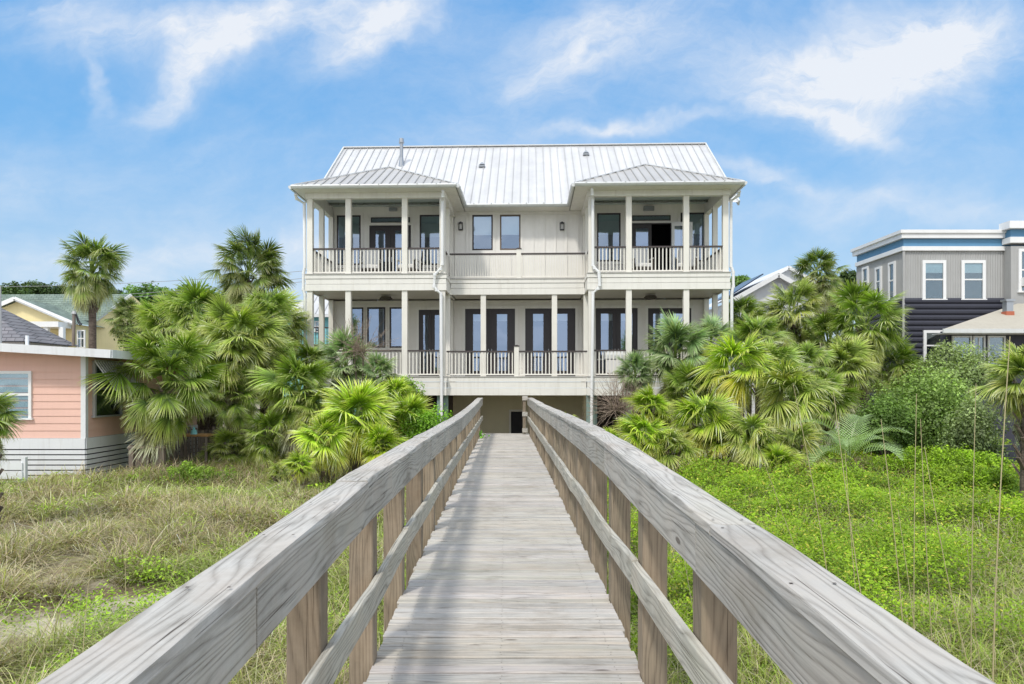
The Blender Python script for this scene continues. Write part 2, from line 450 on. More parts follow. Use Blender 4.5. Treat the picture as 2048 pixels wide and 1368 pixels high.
# ------------------------------------------------------------------ boardwalk
def interp(tab, y):
    ys = [a for a, b in tab]; hs = [b for a, b in tab]
    return float(np.interp(y, ys, hs))
DECK = [(-3, 1.55), (3.2, 1.545), (3.8, 1.53), (5, 1.465), (7, 1.47), (11.6, 1.43), (22.4, 1.43)]
RL = [(-3, .55), (1.28, .525), (1.96, .505), (3.1, .475), (3.9, .457), (4.93, .46), (6.1, .455), (7.9, .47), (11.4, .475), (15, .45), (18.7, .39), (20.7, .34), (22.3, .33)]
RR = [(-3, .55), (1.23, .503), (2.09, .463), (3.39, .42), (4.83, .377), (6.3, .355), (10.8, .35), (15, .36), (19, .335), (22.3, .33)]
def dz(y): return ZE-interp(DECK, y)
HW = .70
BW = empty('boardwalk', (0, 10, 0), 0, 'weathered grey timber boardwalk with plank deck and railings leading to the beach house', 'boardwalk')
def bw(o):
    o.parent = BW; o.location = (0, -10, 0); return o
mb = MB(); y = -2.0; k = 0
while y < 22.3:
    w = .094+random.uniform(-.003, .003); z = dz(y)+random.uniform(-.003, .002)
    x0 = -HW-.03+random.uniform(-.008, .012)*1.2; x1 = HW+.03+random.uniform(-.012, .008)*1.2
    t = random.uniform(.86, 1.10); tt = (t*random.uniform(.98, 1.02), t, t*random.uniform(.95, 1.03))
    c = .006
    prof = [(0, -.036), (w, -.036), (w, -c), (w-c, 0), (w*.5, -.0015), (c, 0), (0, -c)]
    mb.sweep([(x0, y, z), (x0*.4, y+random.uniform(-.001, .001), z), (x1*.4, y, z), (x1, y+random.uniform(-.002, .002), z)],
             prof, (random.uniform(0, 60), random.uniform(0, 60)), tt, 0, 'x')
    for nx_ in (-.60, -.02, .60):
        for ny_ in (.028, w-.028):
            qx, qy = nx_+random.uniform(-.008, .008), y+ny_+random.uniform(-.004, .004)
            mb.quad([(qx-.003, qy-.003, z+.0012), (qx+.003, qy-.003, z+.0012), (qx+.003, qy+.003, z+.0012), (qx-.003, qy+.003, z+.0012)], None, (.4, .36, .33))
    y += w+random.uniform(.002, .006)
bw(mb.build('deck', M['deckwood']))
# nail heads
nb = MB(); y = -1.93
# joists below
js = MB()
for x in (-.6, 0, .6):
    js.sweep([(x, yy, dz(yy)-.04-.09) for yy in np.linspace(-2, 22.2, 30)], [(-.019, -.09), (.019, -.09), (.019, .088), (-.019, .088)], (random.random()*9, random.random()*9), .8)
bw(js.build('joist', M['postwood']))

def rail_set(sgn, tab):
    # cap boards, side boards and lower rails, each board its own length butted at a joint
    cap = MB(); side = MB(); low = MB()
    def path(y0, y1, off, dx):
        n = max(3, int((y1-y0)/.25)); out = []
        for i in range(n+1):
            yy = y0+(y1-y0)*i/n
            out.append((sgn*dx, yy, ZE-interp(tab, yy)+off))
        return out
    # cap
    y = -1.2 if sgn < 0 else -.6
    first = True
    while y < 22.2:
        L = random.choice([2.4, 3.0, 3.6]); y1 = min(22.28, y+L)
        t = random.uniform(.93, 1.10)
        w0 = -.08; w1 = .08; th = .038; c = .005
        prof = [(w0, -th+c), (w0+c, -th), (w1-c, -th), (w1, -th+c), (w1, -c), (w1-c, 0), (w1*.3, -.002), (w0*.3, -.002), (w0+c, 0), (w0, -c)]
        cap.sweep(path(y, y1-.008, random.uniform(-.005, .005), .755+random.uniform(-.004, .004)), prof, (random.uniform(0, 60), random.uniform(0, 60)), (t, t*.995, t*1.0), .0022)
        yy = y+.06
        while yy < y1:
            zz = ZE-interp(tab, yy)+.0025
            for xx in (.70, .80):
                q = sgn*xx+random.uniform(-.006, .006); r_ = .0045
                cap.quad([(q-r_, yy-r_, zz), (q+r_, yy-r_, zz), (q+r_, yy+r_, zz), (q-r_, yy+r_, zz)], None, (.16, .13, .12))
            yy += .575
        y = y1
    y = -.4 if sgn < 0 else -1.0
    while y < 22.2:
        L = random.choice([2.4, 2.4, 3.6]); y1 = min(22.27, y+L); t = random.uniform(.85, 1.05)
        h = .184; c = .004
        prof = [(-.019+c, -h), (.019-c, -h), (.019, -h+c), (.019, -c), (.019-c, 0), (-.019+c, 0), (-.019, -c), (-.019, -h+c)]
        side.sweep(path(y, y1-.004, -.040+random.uniform(-.002, .002), .703), prof, (random.uniform(0, 60), random.uniform(0, 60)), (t, t*.985, t*.97), .0016)
        y = y1
    y = -.9
    lt = [(-3, 1.06), (3.8, 1.045), (4.6, 1.0), (8, .98), (14, .93), (22.3, .88)] if sgn < 0 else [(-3, .96), (3.2, .93), (5, .945), (9, .93), (15, .90), (22.3, .88)]
    tab0 = tab; tab = lt
    while y < 22.2:
        L = random.choice([2.4, 2.4, 3.6]); y1 = min(22.26, y+L); t = random.uniform(.85, 1.08)
        h = .14; c = .004
        ph = random.random()*6
        pp = [(a, b, z+.008*math.sin(b*2.0+ph)) for a, b, z in path(y, y1-.004, 0, .70)]
        prof = [(-.019+c, -h), (.019-c, -h), (.019, -h+c), (.019, -c), (.019-c, 0), (-.019+c, 0), (-.019, -c), (-.019, -h+c)]
        low.sweep(pp, prof, (random.uniform(0, 60), random.uniform(0, 60)), (t, t*1.0, t*.95), .0016)
        y = y1
    bw(cap.build('cap_rail', M['railwood'])); bw(side.build('side_rail', M['railwood'])); bw(low.build('lower_rail', M['railwood']))
    # posts
    y = 2.9 if sgn < 0 else 2.73
    st = 1.15
    ys = [y-2*st, y-st]
    while y < 22.4: ys.append(y); y += st+random.uniform(-.04, .04)
    for yy in ys:
        p = MB(); t = random.uniform(.78, 1.12); w = .066; c = .006
        prof = [(-w, -w+c), (-w+c, -w), (w-c, -w), (w, -w+c), (w, w-c), (w-c, w), (-w+c, w), (-w, w-c)]
        x = sgn*(.722+w+.001); top = ZE-interp(tab0, yy)-.041
        bx = random.uniform(-.008, .008)
        p.sweep([(x+bx, yy, -.6), (x+bx*.5, yy, .3), (x, yy, top-.5), (x, yy, top-.002)], prof, (random.uniform(0, 60), random.uniform(0, 60)), (t, t*.97, t*.93), .001, 'z')
        bw(p.build('post', M['postwood']))
rail_set(-1, RL); rail_set(1, RR)
# gate post at the house end of the right railing (a short gate leaf folded back against the rail)
gp = empty('railing_gate', (.62, 21.9, dz(21.9)), 0, 'narrow timber gate leaf folded back at the far right end of the boardwalk', 'gate')
p = MB(); prof = [(-.045, -.045), (.045, -.045), (.045, .045), (-.045, .045)]
p.sweep([(-.04, 0, .02), (-.04, 0, .6), (-.04, 0, 1.06)], prof, (3, 5), .9, .001, 'z')
p.build('gate_post', M['postwood'], gp)
for zz, nm in ((.06, 'bracket'), (.55, 'bracket'), (1.03, 'bracket')):
    p = MB(); p.sweep([(-.10, -.06, zz), (-.02, -.06, zz), (.06, -.06, zz)], [(-.02, 0), (.02, 0), (.02, .13), (-.02, .13)], (zz*7, 3), 1.0, .001, 'x')
    p.build(nm, M['railwood'], gp)
# steps down at the house end
st_ = empty('boardwalk_steps', (0, 22.4, 0), 0, 'timber steps going down from the house end of the boardwalk', 'steps')
for k in range(4):
    p = MB(); zz = dz(22.3)-.17*(k+1)
    p.sweep([(-.68, .06+k*.28, zz), (0, .06+k*.28, zz), (.68, .06+k*.28, zz)], [(0, -.036), (.27, -.036), (.27, 0), (0, 0)], (k*3.3, k*7.1), 1.0, .001, 'x')
    p.build('tread', M['deckwood'], st_)
for s in (-1, 1):
    p = MB(); p.bar((s*.7, 0, dz(22.3)-.12), (s*.7, 1.3, -.1), .04, .26); p.build('stringer', M['postwood'], st_)

# ------------------------------------------------------------------ beach house
A = R(1.95); HX, HY = .52, 26.0
HC, HS = math.cos(A), math.sin(A)
def U(px, v=0):
    k = (px-CX)/F
    return (k*(HY+v*HC)-HX-v*HS)/(HC+k*HS)
def Yof(px, v): return HY-U(px, v)*HS+v*HC
def Zp(py, px=1040, v=0): return ZE+(CY-py)*Yof(px, v)/F
H = empty('beach_house', (HX, HY, 0), -A, 'large cream two-storey beach house on pilings with white metal roof and double porches', 'house')

def part(mb, name, mat, parent=None, bevel=0, label=None, **k):
    o = mb.build(name, mat, parent or H, bevel=bevel, **k)
    if label: o['label'] = label
    return o

Z_EAVE = 9.48; Z_BEAM1, Z_BEAM0 = 9.36, 9.16
Z_UF = 6.42; Z_UB = 5.83           # upper deck top / underside
Z_LF = 2.72; Z_LB = 2.05           # lower deck top / underside
UL0, UL1 = U(613.8), U(890)        # left porch outer, inner
UR0, UR1 = U(1177), U(1457.5)      # right porch inner, outer
VC = 1.3; VW = 3.0
WL, WR = UL0, UR1

def lap_rows(mb, u0, u1, z0, z1, v, holes, row=.18, lap=.014, tint=True):
    z = z0
    while z < z1-1e-4:
        zt = min(z1, z+row)
        segs = [(u0, u1)]
        # split the row where a hole's edges cut it
        zs = sorted({z, zt}|{h[2] for h in holes if z < h[2] < zt}|{h[3] for h in holes if z < h[3] < zt})
        for a, b in zip(zs[:-1], zs[1:]):
            mid = (a+b)/2; segs = [(u0, u1)]
            for h in holes:
                if h[2] <= mid <= h[3]:
                    ns = []
                    for s0, s1 in segs:
                        if h[1] <= s0 or h[0] >= s1: ns.append((s0, s1)); continue
                        if h[0] > s0: ns.append((s0, h[0]))
                        if h[1] < s1: ns.append((h[1], s1))
                    segs = ns
            va = v-lap*(zt-a)/row; vb = v-lap*(zt-b)/row
            t = random.uniform(.96, 1.03) if tint else 1
            for s0, s1 in segs:
                mb.quad([(s0, va, a), (s1, va, a), (s1, vb, b), (s0, vb, b)], None, t)
                if a == z: mb.quad([(s0, va, a), (s0, v, a), (s1, v, a), (s1, va, a)], None, .6)
        z = zt

def opening_window(u0, u1, z0, z1, v, frame, blind=.55, parent=None, name='window', split=False, trim=None, fw=.055, glass='glass', blindmat='blind', room=True):
    f = MB(); d0, d1 = v-.035, v+.05
    f.box(u0, u0+fw, d0, d1, z0, z1); f.box(u1-fw, u1, d0, d1, z0, z1)
    f.box(u0+fw, u1-fw, d0, d1, z1-fw, z1); f.box(u0+fw, u1-fw, d0, d1, z0, z0+fw)
    if split:
        zm = (z0+z1)/2; f.box(u0+fw, u1-fw, d0+.008, d1, zm-.025, zm+.025)
    w = part(f, name, frame, parent)
    g = MB(); g.quad([(u0+fw-.003, v, z0+fw-.003), (u1-fw+.003, v, z0+fw-.003), (u1-fw+.003, v, z1-fw+.003), (u0+fw-.003, v, z1-fw+.003)])
    part(g, 'pane', M[glass], w, fixn=False)
    if blind > 0:
        b = MB(); n = 1; zb = z1-fw-(z1-z0-2*fw)*blind
        b.box(u0+fw+.002, u1-fw-.002, v+.02, v+.025, zb, z1-fw-.002); b.box(u0+fw+.002, u1-fw-.002, v+.018, v+.032, zb-.03, zb)
        part(b, 'blind', M[blindmat], w)
    if trim:
        t = MB(); tw = .10
        t.box(u0-tw, u0-.002, v-.028, v+.01, z0-tw, z1+tw); t.box(u1+.002, u1+tw, v-.028, v+.01, z0-tw, z1+tw)
        t.box(u0-.002, u1+.002, v-.028, v+.01, z1+.002, z1+tw); t.box(u0-tw-.03, u1+tw+.03, v-.05, v+.01, z0-tw-.03, z0-tw-.002)
        t.box(u0-.002, u1+.002, v-.028, v+.01, z0-tw, z0-.002)
        part(t, 'casing', trim, w)
    return w

def french(u0, u1, z0, z1, v, stile=.17, leaves=2, blind=.0, label=None, glassx=None):
    f = MB(); fw = .04; d0, d1 = v-.03, v+.05
    f.box(u0, u0+fw, d0, d1, z0, z1); f.box(u1-fw, u1, d0, d1, z0, z1); f.box(u0+fw, u1-fw, d0, d1, z1-fw, z1)
    w = part(f, 'french_door', M['dark'], None)
    W = (u1-u0-2*fw)/leaves
    for k in range(leaves):
        a = u0+fw+k*W+.004; b = a+W-.008
        l = MB(); e0, e1 = v-.015, v+.035
        l.box(a, a+stile, e0, e1, z0+.01, z1-fw-.004); l.box(b-stile, b, e0, e1, z0+.01, z1-fw-.004)
        l.box(a+stile, b-stile, e0, e1, z1-fw-.17, z1-fw-.004); l.box(a+stile, b-stile, e0, e1, z0+.01, z0+.28)
        lo = part(l, 'door_leaf', M['dark'], w)
        g = MB(); g.quad([(a+stile-.002, v+.01, z0+.27), (b-stile+.002, v+.01, z0+.27), (b-stile+.002, v+.01, z1-fw-.165), (a+stile-.002, v+.01, z1-fw-.165)])
        part(g, 'pane', M['glass2'], w, fixn=False)
        if blind:
            bb = MB(); bb.box(a+stile, b-stile, v+.09, v+.095, z1-fw-.17-(z1-z0)*blind, z1-fw-.17)
            part(bb, 'blind', M['blind'], w)
        hx = (b-.06) if k == 0 else (a+.06)
        h = MB(); h.box(hx-.012, hx+.012, v-.05, v-.015, z0+.95, z0+1.15); part(h, 'handle', M['steel'], w)
    t = MB(); tw = .11
    t.box(u0-tw, u0-.002, v-.03, v+.01, z0, z1+tw); t.box(u1+.002, u1+tw, v-.03, v+.01, z0, z1+tw); t.box(u0-.002, u1+.002, v-.03, v+.01, z1+.002, z1+tw)
    part(t, 'casing', M['cream'], w)
    return w

def hole(p0, p1, y1, y0, v, ref=None):
    ref = ref or (p0+p1)/2
    return [U(p0, v), U(p1, v), Zp(y0, ref, v), Zp(y1, ref, v)]

# --- openings on the back wall plane
up_w = [hole(674, 721.6, 431, 530, VW), hole(839.6, 887, 430, 530, VW), hole(944.8, 985.5, 430, 500.6, VW), hole(1000, 1041, 429.5, 500, VW),
        hole(1194, 1241, 426.5, 523, VW), hole(1361, 1409.7, 425.5, 523, VW)]
up_tr = [hole(742, 820, 435, 445.5, VW), hole(1263, 1341, 431, 441.5, VW)]
up_d = [hole(739, 822, 451, 560, VW), hole(1263, 1343, 446.5, 560, VW)]
for d in up_d: d[2] = Z_UF
lo_w = [hole(695, 727, 615, 695.5, VW), hole(734.6, 771, 614.5, 695.5, VW), hole(779.4, 815.5, 614.5, 695.5, VW)]
lo_d = [hole(837.8, 888, 619.7, 760, VW), hole(930.5, 1030, 617.7, 760, VW), hole(1050.5, 1150.5, 617, 760, VW), hole(1191.5, 1275, 616.5, 760, VW), hole(1296, 1382, 616.5, 760, VW)]
for d in lo_d: d[2] = Z_LF
allh = lambda L: [tuple(h) for h in L]
# lower wall: lap siding
w = MB(); lap_rows(w, WL, WR, Z_LF, Z_UB-.01, VW, allh(lo_w+lo_d), .185)
part(w, 'lower_wall', M['siding'], fixn=False)
# upper wall: smooth panels with battens
w = MB(); lap_rows(w, WL, WR, Z_UF, 9.66, VW, allh(up_w+up_tr+up_d), 9, 0)
us = np.arange(WL+.2, WR, .445)
for u in us:
    hz_ = [(h[2]-.13, h[3]+.11) for h in up_w+up_tr+up_d if h[0]-.12 < u < h[1]+.12]
    z = Z_UF
    for a, b in sorted(hz_):
        if a > z+.03: w.box(u-.025, u+.025, VW-.035, VW, z, a)
        z = max(z, b)
    if z < Z_EAVE-.2: w.box(u-.025, u+.025, VW-.035, VW, z, Z_EAVE-.2)
w.box(UL1+.06, UR0-.06, VW-.04, VW, Z_EAVE-.24, Z_EAVE-.1)
part(w, 'upper_wall', M['upper'], fixn=False)
# side and rear walls
w = MB()
for u, s in ((WL, -1), (WR, 1)):
    z = Z_LF
    while z < Z_EAVE-.1:
        t = random.uniform(.96, 1.03); zt = min(Z_EAVE-.05, z+.185)
        w.quad([(u+s*.014, VW, z), (u+s*.014, VW+9.2, z), (u, VW+9.2, zt), (u, VW, zt)], None, t); z = zt
w.quad([(WL, VW+9.2, Z_LF), (WR, VW+9.2, Z_LF), (WR, VW+9.2, Z_EAVE), (WL, VW+9.2, Z_EAVE)])
RZ = 13.5; RV = VW+4.6
for u in (WL, WR):
    w.quad([(u, VW, Z_EAVE-.05), (u, VW+9.2, Z_EAVE-.05), (u, RV, RZ-.15)])
part(w, 'side_wall', M['siding'], fixn=False)
# dark rooms behind the openings
for z0, z1, nm in ((Z_LF+.02, Z_UB-.1, 'lower_room'), (Z_UF+.02, Z_EAVE-.1, 'upper_room')):
    w = MB(); a, b = WL+.05, WR-.05; c, d = VW+.07, VW+3.2
    w.quad([(a, d, z0), (b, d, z0), (b, d, z1), (a, d, z1)]); w.quad([(a, c, z0), (b, c, z0), (b, d, z0), (a, d, z0)])
    w.quad([(a, c, z1), (b, c, z1), (b, d, z1), (a, d, z1)])
    w.quad([(a, c, z0), (a, d, z0), (a, d, z1), (a, c, z1)]); w.quad([(b, c, z0), (b, d, z0), (b, d, z1), (b, c, z1)])
    part(w, nm, M['room'], fixn=False)
bm_ = ['blindd', 'blindd', 'blind', 'blind', 'blindd', 'blindd']
for i, h in enumerate(up_w):
    opening_window(h[0], h[1], h[2], h[3], VW, M['brownf'] if i == 3 else M['dark'], .55 if i in (2, 3) else .42, trim=M['upper'], blindmat=bm_[i])
for h in up_tr: 
    o = opening_window(h[0], h[1], h[2], h[3], VW, M['dark'], 0, name='transom', fw=.03, trim=None)
for h in lo_w: opening_window(h[0], h[1], h[2], h[3], VW, M['dark'], 0, trim=M['siding'], glass='glass2', fw=.06)
french(*up_d[0][:2], Z_UF, up_d[0][3], VW, .2)
# right upper door: one leaf closed, the other swung open outward
h = up_d[1]
f = MB(); f.box(h[0], h[0]+.04, VW-.03, VW+.05, Z_UF, h[3]); f.box(h[1]-.04, h[1], VW-.03, VW+.05, Z_UF, h[3]); f.box(h[0]+.04, h[1]-.04, VW-.03, VW+.05, h[3]-.04, h[3])
fr = part(f, 'french_door', M['dark']); fr['label'] = 'french door with its right leaf standing open'
um = (h[0]+h[1])/2
def leaf(parent, mat, a, b, v, z0, z1, st, mir=False):
    l = MB(); l.box(a, a+st, v-.02, v+.02, z0, z1); l.box(b-st, b, v-.02, v+.02, z0, z1); l.box(a+st, b-st, v-.02, v+.02, z1-.15, z1); l.box(a+st, b-st, v-.02, v+.02, z0, z0+.25)
    lo = part(l, 'door_leaf', mat, parent)
    g = MB(); g.quad([(a+st, v, z0+.25), (b-st, v, z0+.25), (b-st, v, z1-.15), (a+st, v, z1-.15)]); part(g, 'pane', M['glass2'], parent, fixn=False)
leaf(fr, M['dark'], h[0]+.045, um, VW+.01, Z_UF+.01, h[3]-.045, .13)
leaf(fr, M['white'], U(1343, VW-.25), U(1385, VW-.25), VW-.25, Z_UF+.01, h[3]-.02, .12)
french(lo_d[0][0], lo_d[0][1], Z_LF, lo_d[0][3], VW, .13)
for d in lo_d[1:3]: french(d[0], d[1], Z_LF, d[3], VW, .27, blind=.1)
for d in lo_d[3:]: french(d[0], d[1], Z_LF, d[3], VW, .16, blind=.1)
# porch wall light fixtures and lanterns
def boxfix(px, py, v, nm, w=.32, hh=.13):
    b = MB(); u = U(px, v); z = Zp(py, px, v)
    b.box(u-w/2, u+w/2, v-.14, v-.02, z-hh/2, z+hh/2); b.box(u-w/2+.03, u+w/2-.03, v-.16, v-.14, z-hh/2+.02, z+hh/2-.02)
    part(b, nm, M['steel'], bevel=.01)
boxfix(787, 420, VW, 'wall_heater'); boxfix(1297, 418, VW, 'wall_heater', .42, .18)
for px, py in ((772, 595), (1301, 592)):
    b = MB(); u = U(px, 1.6); z = Z_UB-.02
    for k in range(3): b.tube([(u, 1.6, z-.05*k), (u, 1.6, z-.05*(k+1)+.006)], (.2, .24, .17)[k], 16)
    part(b, 'ceiling_light', M['wicker'])
for px in (921.8, 1124):
    u = U(px, VW); z0 = Zp(461, px, VW); z1 = Zp(446, px, VW)
    b = MB(); b.box(u-.085, u+.085, VW-.14, VW-.02, z1-.035, z1); b.box(u-.085, u+.085, VW-.14, VW-.02, z0, z0+.03)
    for a in (-1, 1):
        b.box(u+a*.085, u+a*.068, VW-.14, VW-.12, z0+.03, z1-.035); b.box(u+a*.085, u+a*.068, VW-.04, VW-.02, z0+.03, z1-.035)
    b.box(u-.03, u+.03, VW-.12, VW-.0, z1, z1+.03)
    l = part(b, 'wall_lantern', M['black'])
    b = MB(); b.tube([(u, VW-.08, z0+.03), (u, VW-.08, z1-.09)], .026, 10, r2=.018); part(b, 'candle', M['white'], l)
# floors, fascia bands and ceilings
def deckband(nm, u0, u1, v0, z_top, z_bot, v1, grooves, both=True, ends=()):
    m = MB(); zs = [z_top]+grooves+[z_bot]
    for i in range(len(zs)-1):
        pr = (.02, 0.0, .014, .007)[i % 4]
        m.box(u0-pr, u1+pr, v0-pr, v0+.05, zs[i+1]+(.013 if i < len(zs)-2 else 0), zs[i])
        for (s, uu) in (('l', u0), ('r', u1)):
            if s in ends:
                a, b = (uu-pr, uu+.05) if s == 'l' else (uu-.05, uu+pr)
                m.box(a, b, v0+.051, v1, zs[i+1]+(.013 if i < len(zs)-2 else 0), zs[i])
    return part(m, nm, M['cream'])
deckband('deck_fascia', UL0-.04, UL1+.04, -.03, Z_UF-.01, Z_UB, VW, [6.25, 6.06], ends='lr')
deckband('deck_fascia', UR0-.04, UR1+.04, -.03, Z_UF-.01, Z_UB, VW, [6.25, 6.06], ends='lr')
deckband('deck_fascia', UL1+.062, UR0-.062, VC-.03, Z_UF-.01, Z_UB, VW, [6.25, 6.06])
deckband('deck_fascia', UL0-.04, UL1+.04, -.03, Z_LF-.01, Z_LB, VW, [2.53, 2.31], ends='lr')
deckband('deck_fascia', UR0-.04, UR1+.04, -.03, Z_LF-.01, Z_LB, VW, [2.53, 2.31], ends='lr')
deckband('deck_fascia', UL1+.062, UR0-.062, .25, Z_LF-.01, Z_LB, VW, [2.53, 2.31])
for a, b, v in ((UL0-.06, UL1+.06, -.08), (UR0-.06, UR1+.06, -.08), (UL1+.061, UR0-.061, VC-.08)):
    m = MB(); m.box(a, b, v, VW, Z_UF-.008, Z_UF+.02); part(m, 'porch_floor', M['floor'])
    m = MB(); m.box(a+.03, b-.03, (v if v < 0 else v)+.14, VW, Z_UB-.004+.05, Z_UB+.06); part(m, 'porch_ceiling', M['ceil2'])
for a, b, v in ((UL0-.06, UL1+.06, -.08), (UR0-.06, UR1+.06, -.08), (UL1+.061, UR0-.061, .2)):
    m = MB(); m.box(a, b, v, VW, Z_LF-.008, Z_LF+.02); m.box(a+.03, b-.03, v+.14, VW, Z_LB+.04, Z_LB+.06); part(m, 'porch_floor', M['floor'])
for a, b in ((UL0, UL1), (UR0, UR1)):
    m = MB(); m.box(a, b, .1, VW-.03, 9.60, 9.63); part(m, 'porch_ceiling', M['ceil'])
    m = MB(); m.box(a-.05, b+.05, -.05, .16, Z_BEAM0, Z_BEAM1+.3)
    m.box(a-.05, a+.16, .161, VW-.001, Z_BEAM0, Z_BEAM1+.3); m.box(b-.16, b+.05, .161, VW-.001, Z_BEAM0, Z_BEAM1+.3)
    part(m, 'porch_beam', M['cream'])
# columns
def column(px0, px1, v, z0, z1, u=None, w=.2):
    uu = (U(px0, v)+U(px1, v))/2 if u is None else u
    m = MB(); m.box(uu-w/2, uu+w/2, v, v+w, z0, z1); m.box(uu-w/2-.008, uu+w/2+.008, v-.008, v+w+.008, z0, z0+.05)
    part(m, 'column', M['column'], bevel=.004)
    return uu
cw = .2
colL = [UL0+cw/2, (U(690)+U(702))/2, (U(803.5)+U(814.5))/2, UL1-cw/2]
colR = [UR0+cw/2, (U(1252.5)+U(1263.5))/2, (U(1367)+U(1379))/2, UR1-cw/2]
for cs in (colL, colR):
    for u in cs:
        column(0, 0, 0, Z_UF+.02, Z_BEAM0, u); column(0, 0, 0, Z_LF+.02, Z_UB, u)
    for u in (cs[0], cs[-1]):
        for v in (1.45, VW-.22):
            column(0, 0, v, Z_UF+.02, Z_BEAM0, u, .18)
            if (u in (UL0+cw/2, UR1-cw/2)) or v > 2: column(0, 0, v, Z_LF+.02, Z_UB, u, .18)
cc = [(U(966.5, VC)), U(1109, VC)]
for u in cc: column(0, 0, VC, Z_LF+.02, Z_UB, u, .2)
for u in (U(895.5, VC), U(1172, VC)): column(0, 0, VC, Z_LF+.02, Z_UB, u, .18)
# railings
def railing(u0, v0, u1, v1, zf, top=.97, tint=1, gap=.128):
    m = MB(); L = math.hypot(u1-u0, v1-v0); n = max(1, round(L/gap)); dx, dy = (u1-u0)/L, (v1-v0)/L
    for i in range(n):
        t = (i+.5)/n*L; x, y = u0+dx*t, v0+dy*t
        m.box(x-.02, x+.02, y-.02, y+.02, zf+.10, zf+top-.06)
    m.bar((u0, v0, zf+.085), (u1, v1, zf+.085), .05, .05)
    r = part(m, 'railing', M['column'])
    h = MB(); h.bar((u0, v0, zf+top-.03), (u1, v1, zf+top-.03), .10, .055); part(h, 'handrail', M['handrail'], r)
for cs, s in ((colL, 0), (colR, 1)):
    for i in range(3):
        railing(cs[i]+cw/2, .1, cs[i+1]-cw/2, .1, Z_UF); railing(cs[i]+cw/2, .1, cs[i+1]-cw/2, .1, Z_LF)
    outer = cs[0] if s == 0 else cs[3]; inner = cs[3] if s == 0 else cs[0]
    for z in (Z_UF, Z_LF):
        railing(outer, .2, outer, 1.45, z); railing(outer, 1.63, outer, VW-.22, z)
    railing(inner, .2, inner, VC, Z_UF)
uc = U(1037.5, VC)
# upper centre: close pickets
railing(UL1+.02, VC+.05, uc-.09, VC+.05, Z_UF, .98, gap=.094); railing(uc+.09, VC+.05, UR0-.02, VC+.05, Z_UF, .98, gap=.094)
vl = .35
ul = U(1033, vl)
def newel(u, v, z, hgt):
    m = MB(); m.box(u-.085, u+.085, v-.085, v+.085, z, z+hgt); p = part(m, 'newel_post', M['column'], bevel=.004)
    m = MB(); m.box(u-.105, u+.105, v-.105, v+.105, z+hgt, z+hgt+.035); m.box(u-.05, u+.05, v-.05, v+.05, z+hgt+.035, z+hgt+.06); part(m, 'post_cap', M['handrail'], p)
newel(uc, VC+.05, Z_UF, 1.12); newel(ul, vl, Z_LF, 1.1)
railing(UL1+.02, vl, ul-.085, vl, Z_LF, .95); railing(ul+.085, vl, UR0-.02, vl, Z_LF, .95)
# the siding behind the upper centre rail is that of the wall
# roofs
def roof_plane(mb, poly, spacing, th=.035, w=.03, off=0):
    P = [Vector(p) for p in poly]
    e = (P[1]-P[0]).normalized(); n = (P[1]-P[0]).cross(P[-1]-P[0]).normalized()
    if n.z < 0: n = -n
    up = n.cross(e); 
    if up.z < 0: up = -up
    mb.quad([tuple(p) for p in P])
    ss = [((p-P[0]).dot(e), (p-P[0]).dot(up)) for p in P]
    smin = min(a for a, b in ss); smax = max(a for a, b in ss)
    s = smin+spacing*.5+off
    while s < smax:
        ts = []
        for i in range(len(ss)):
            (a0, b0), (a1, b1) = ss[i], ss[(i+1) % len(ss)]
            if (a0-s)*(a1-s) < 0: ts.append(b0+(b1-b0)*(s-a0)/(a1-a0))
        if len(ts) >= 2:
            t0, t1 = min(ts), max(ts)
            if t1-t0 > .05:
                p = P[0]+e*s+up*t0+n*th*.5; q = P[0]+e*s+up*t1+n*th*.5
                mb.bar(p, q, w, th, .76, tuple(n))
        s += spacing
EV = 2.25; pitch = (RZ-Z_EAVE)/(RV-EV)
GL, GR = U(637, EV), U(1458, EV)-.05
GL = -8.3; GR = 8.42
m = MB(); roof_plane(m, [(GL, EV, Z_EAVE), (GR, EV, Z_EAVE), (GR, RV, RZ), (GL, RV, RZ)], .325)
roof_plane(m, [(GL, 2*RV-EV, Z_EAVE), (GR, 2*RV-EV, Z_EAVE), (GR, RV, RZ), (GL, RV, RZ)], .325)
rf = part(m, 'roof', M['roof'], fixn=False)
m = MB(); m.bar((GL-.02, RV, RZ+.03), (GR+.02, RV, RZ+.03), .22, .05)
for g, s in ((GL, -1), (GR, 1)):
    m.bar((g+s*.012, EV, Z_EAVE-.03), (g+s*.012, RV, RZ-.03), .06, .2); m.bar((g+s*.012, 2*RV-EV, Z_EAVE-.03), (g+s*.012, RV, RZ-.03), .06, .2)
part(m, 'roof_trim', M['gutter'], rf)
OV = .6
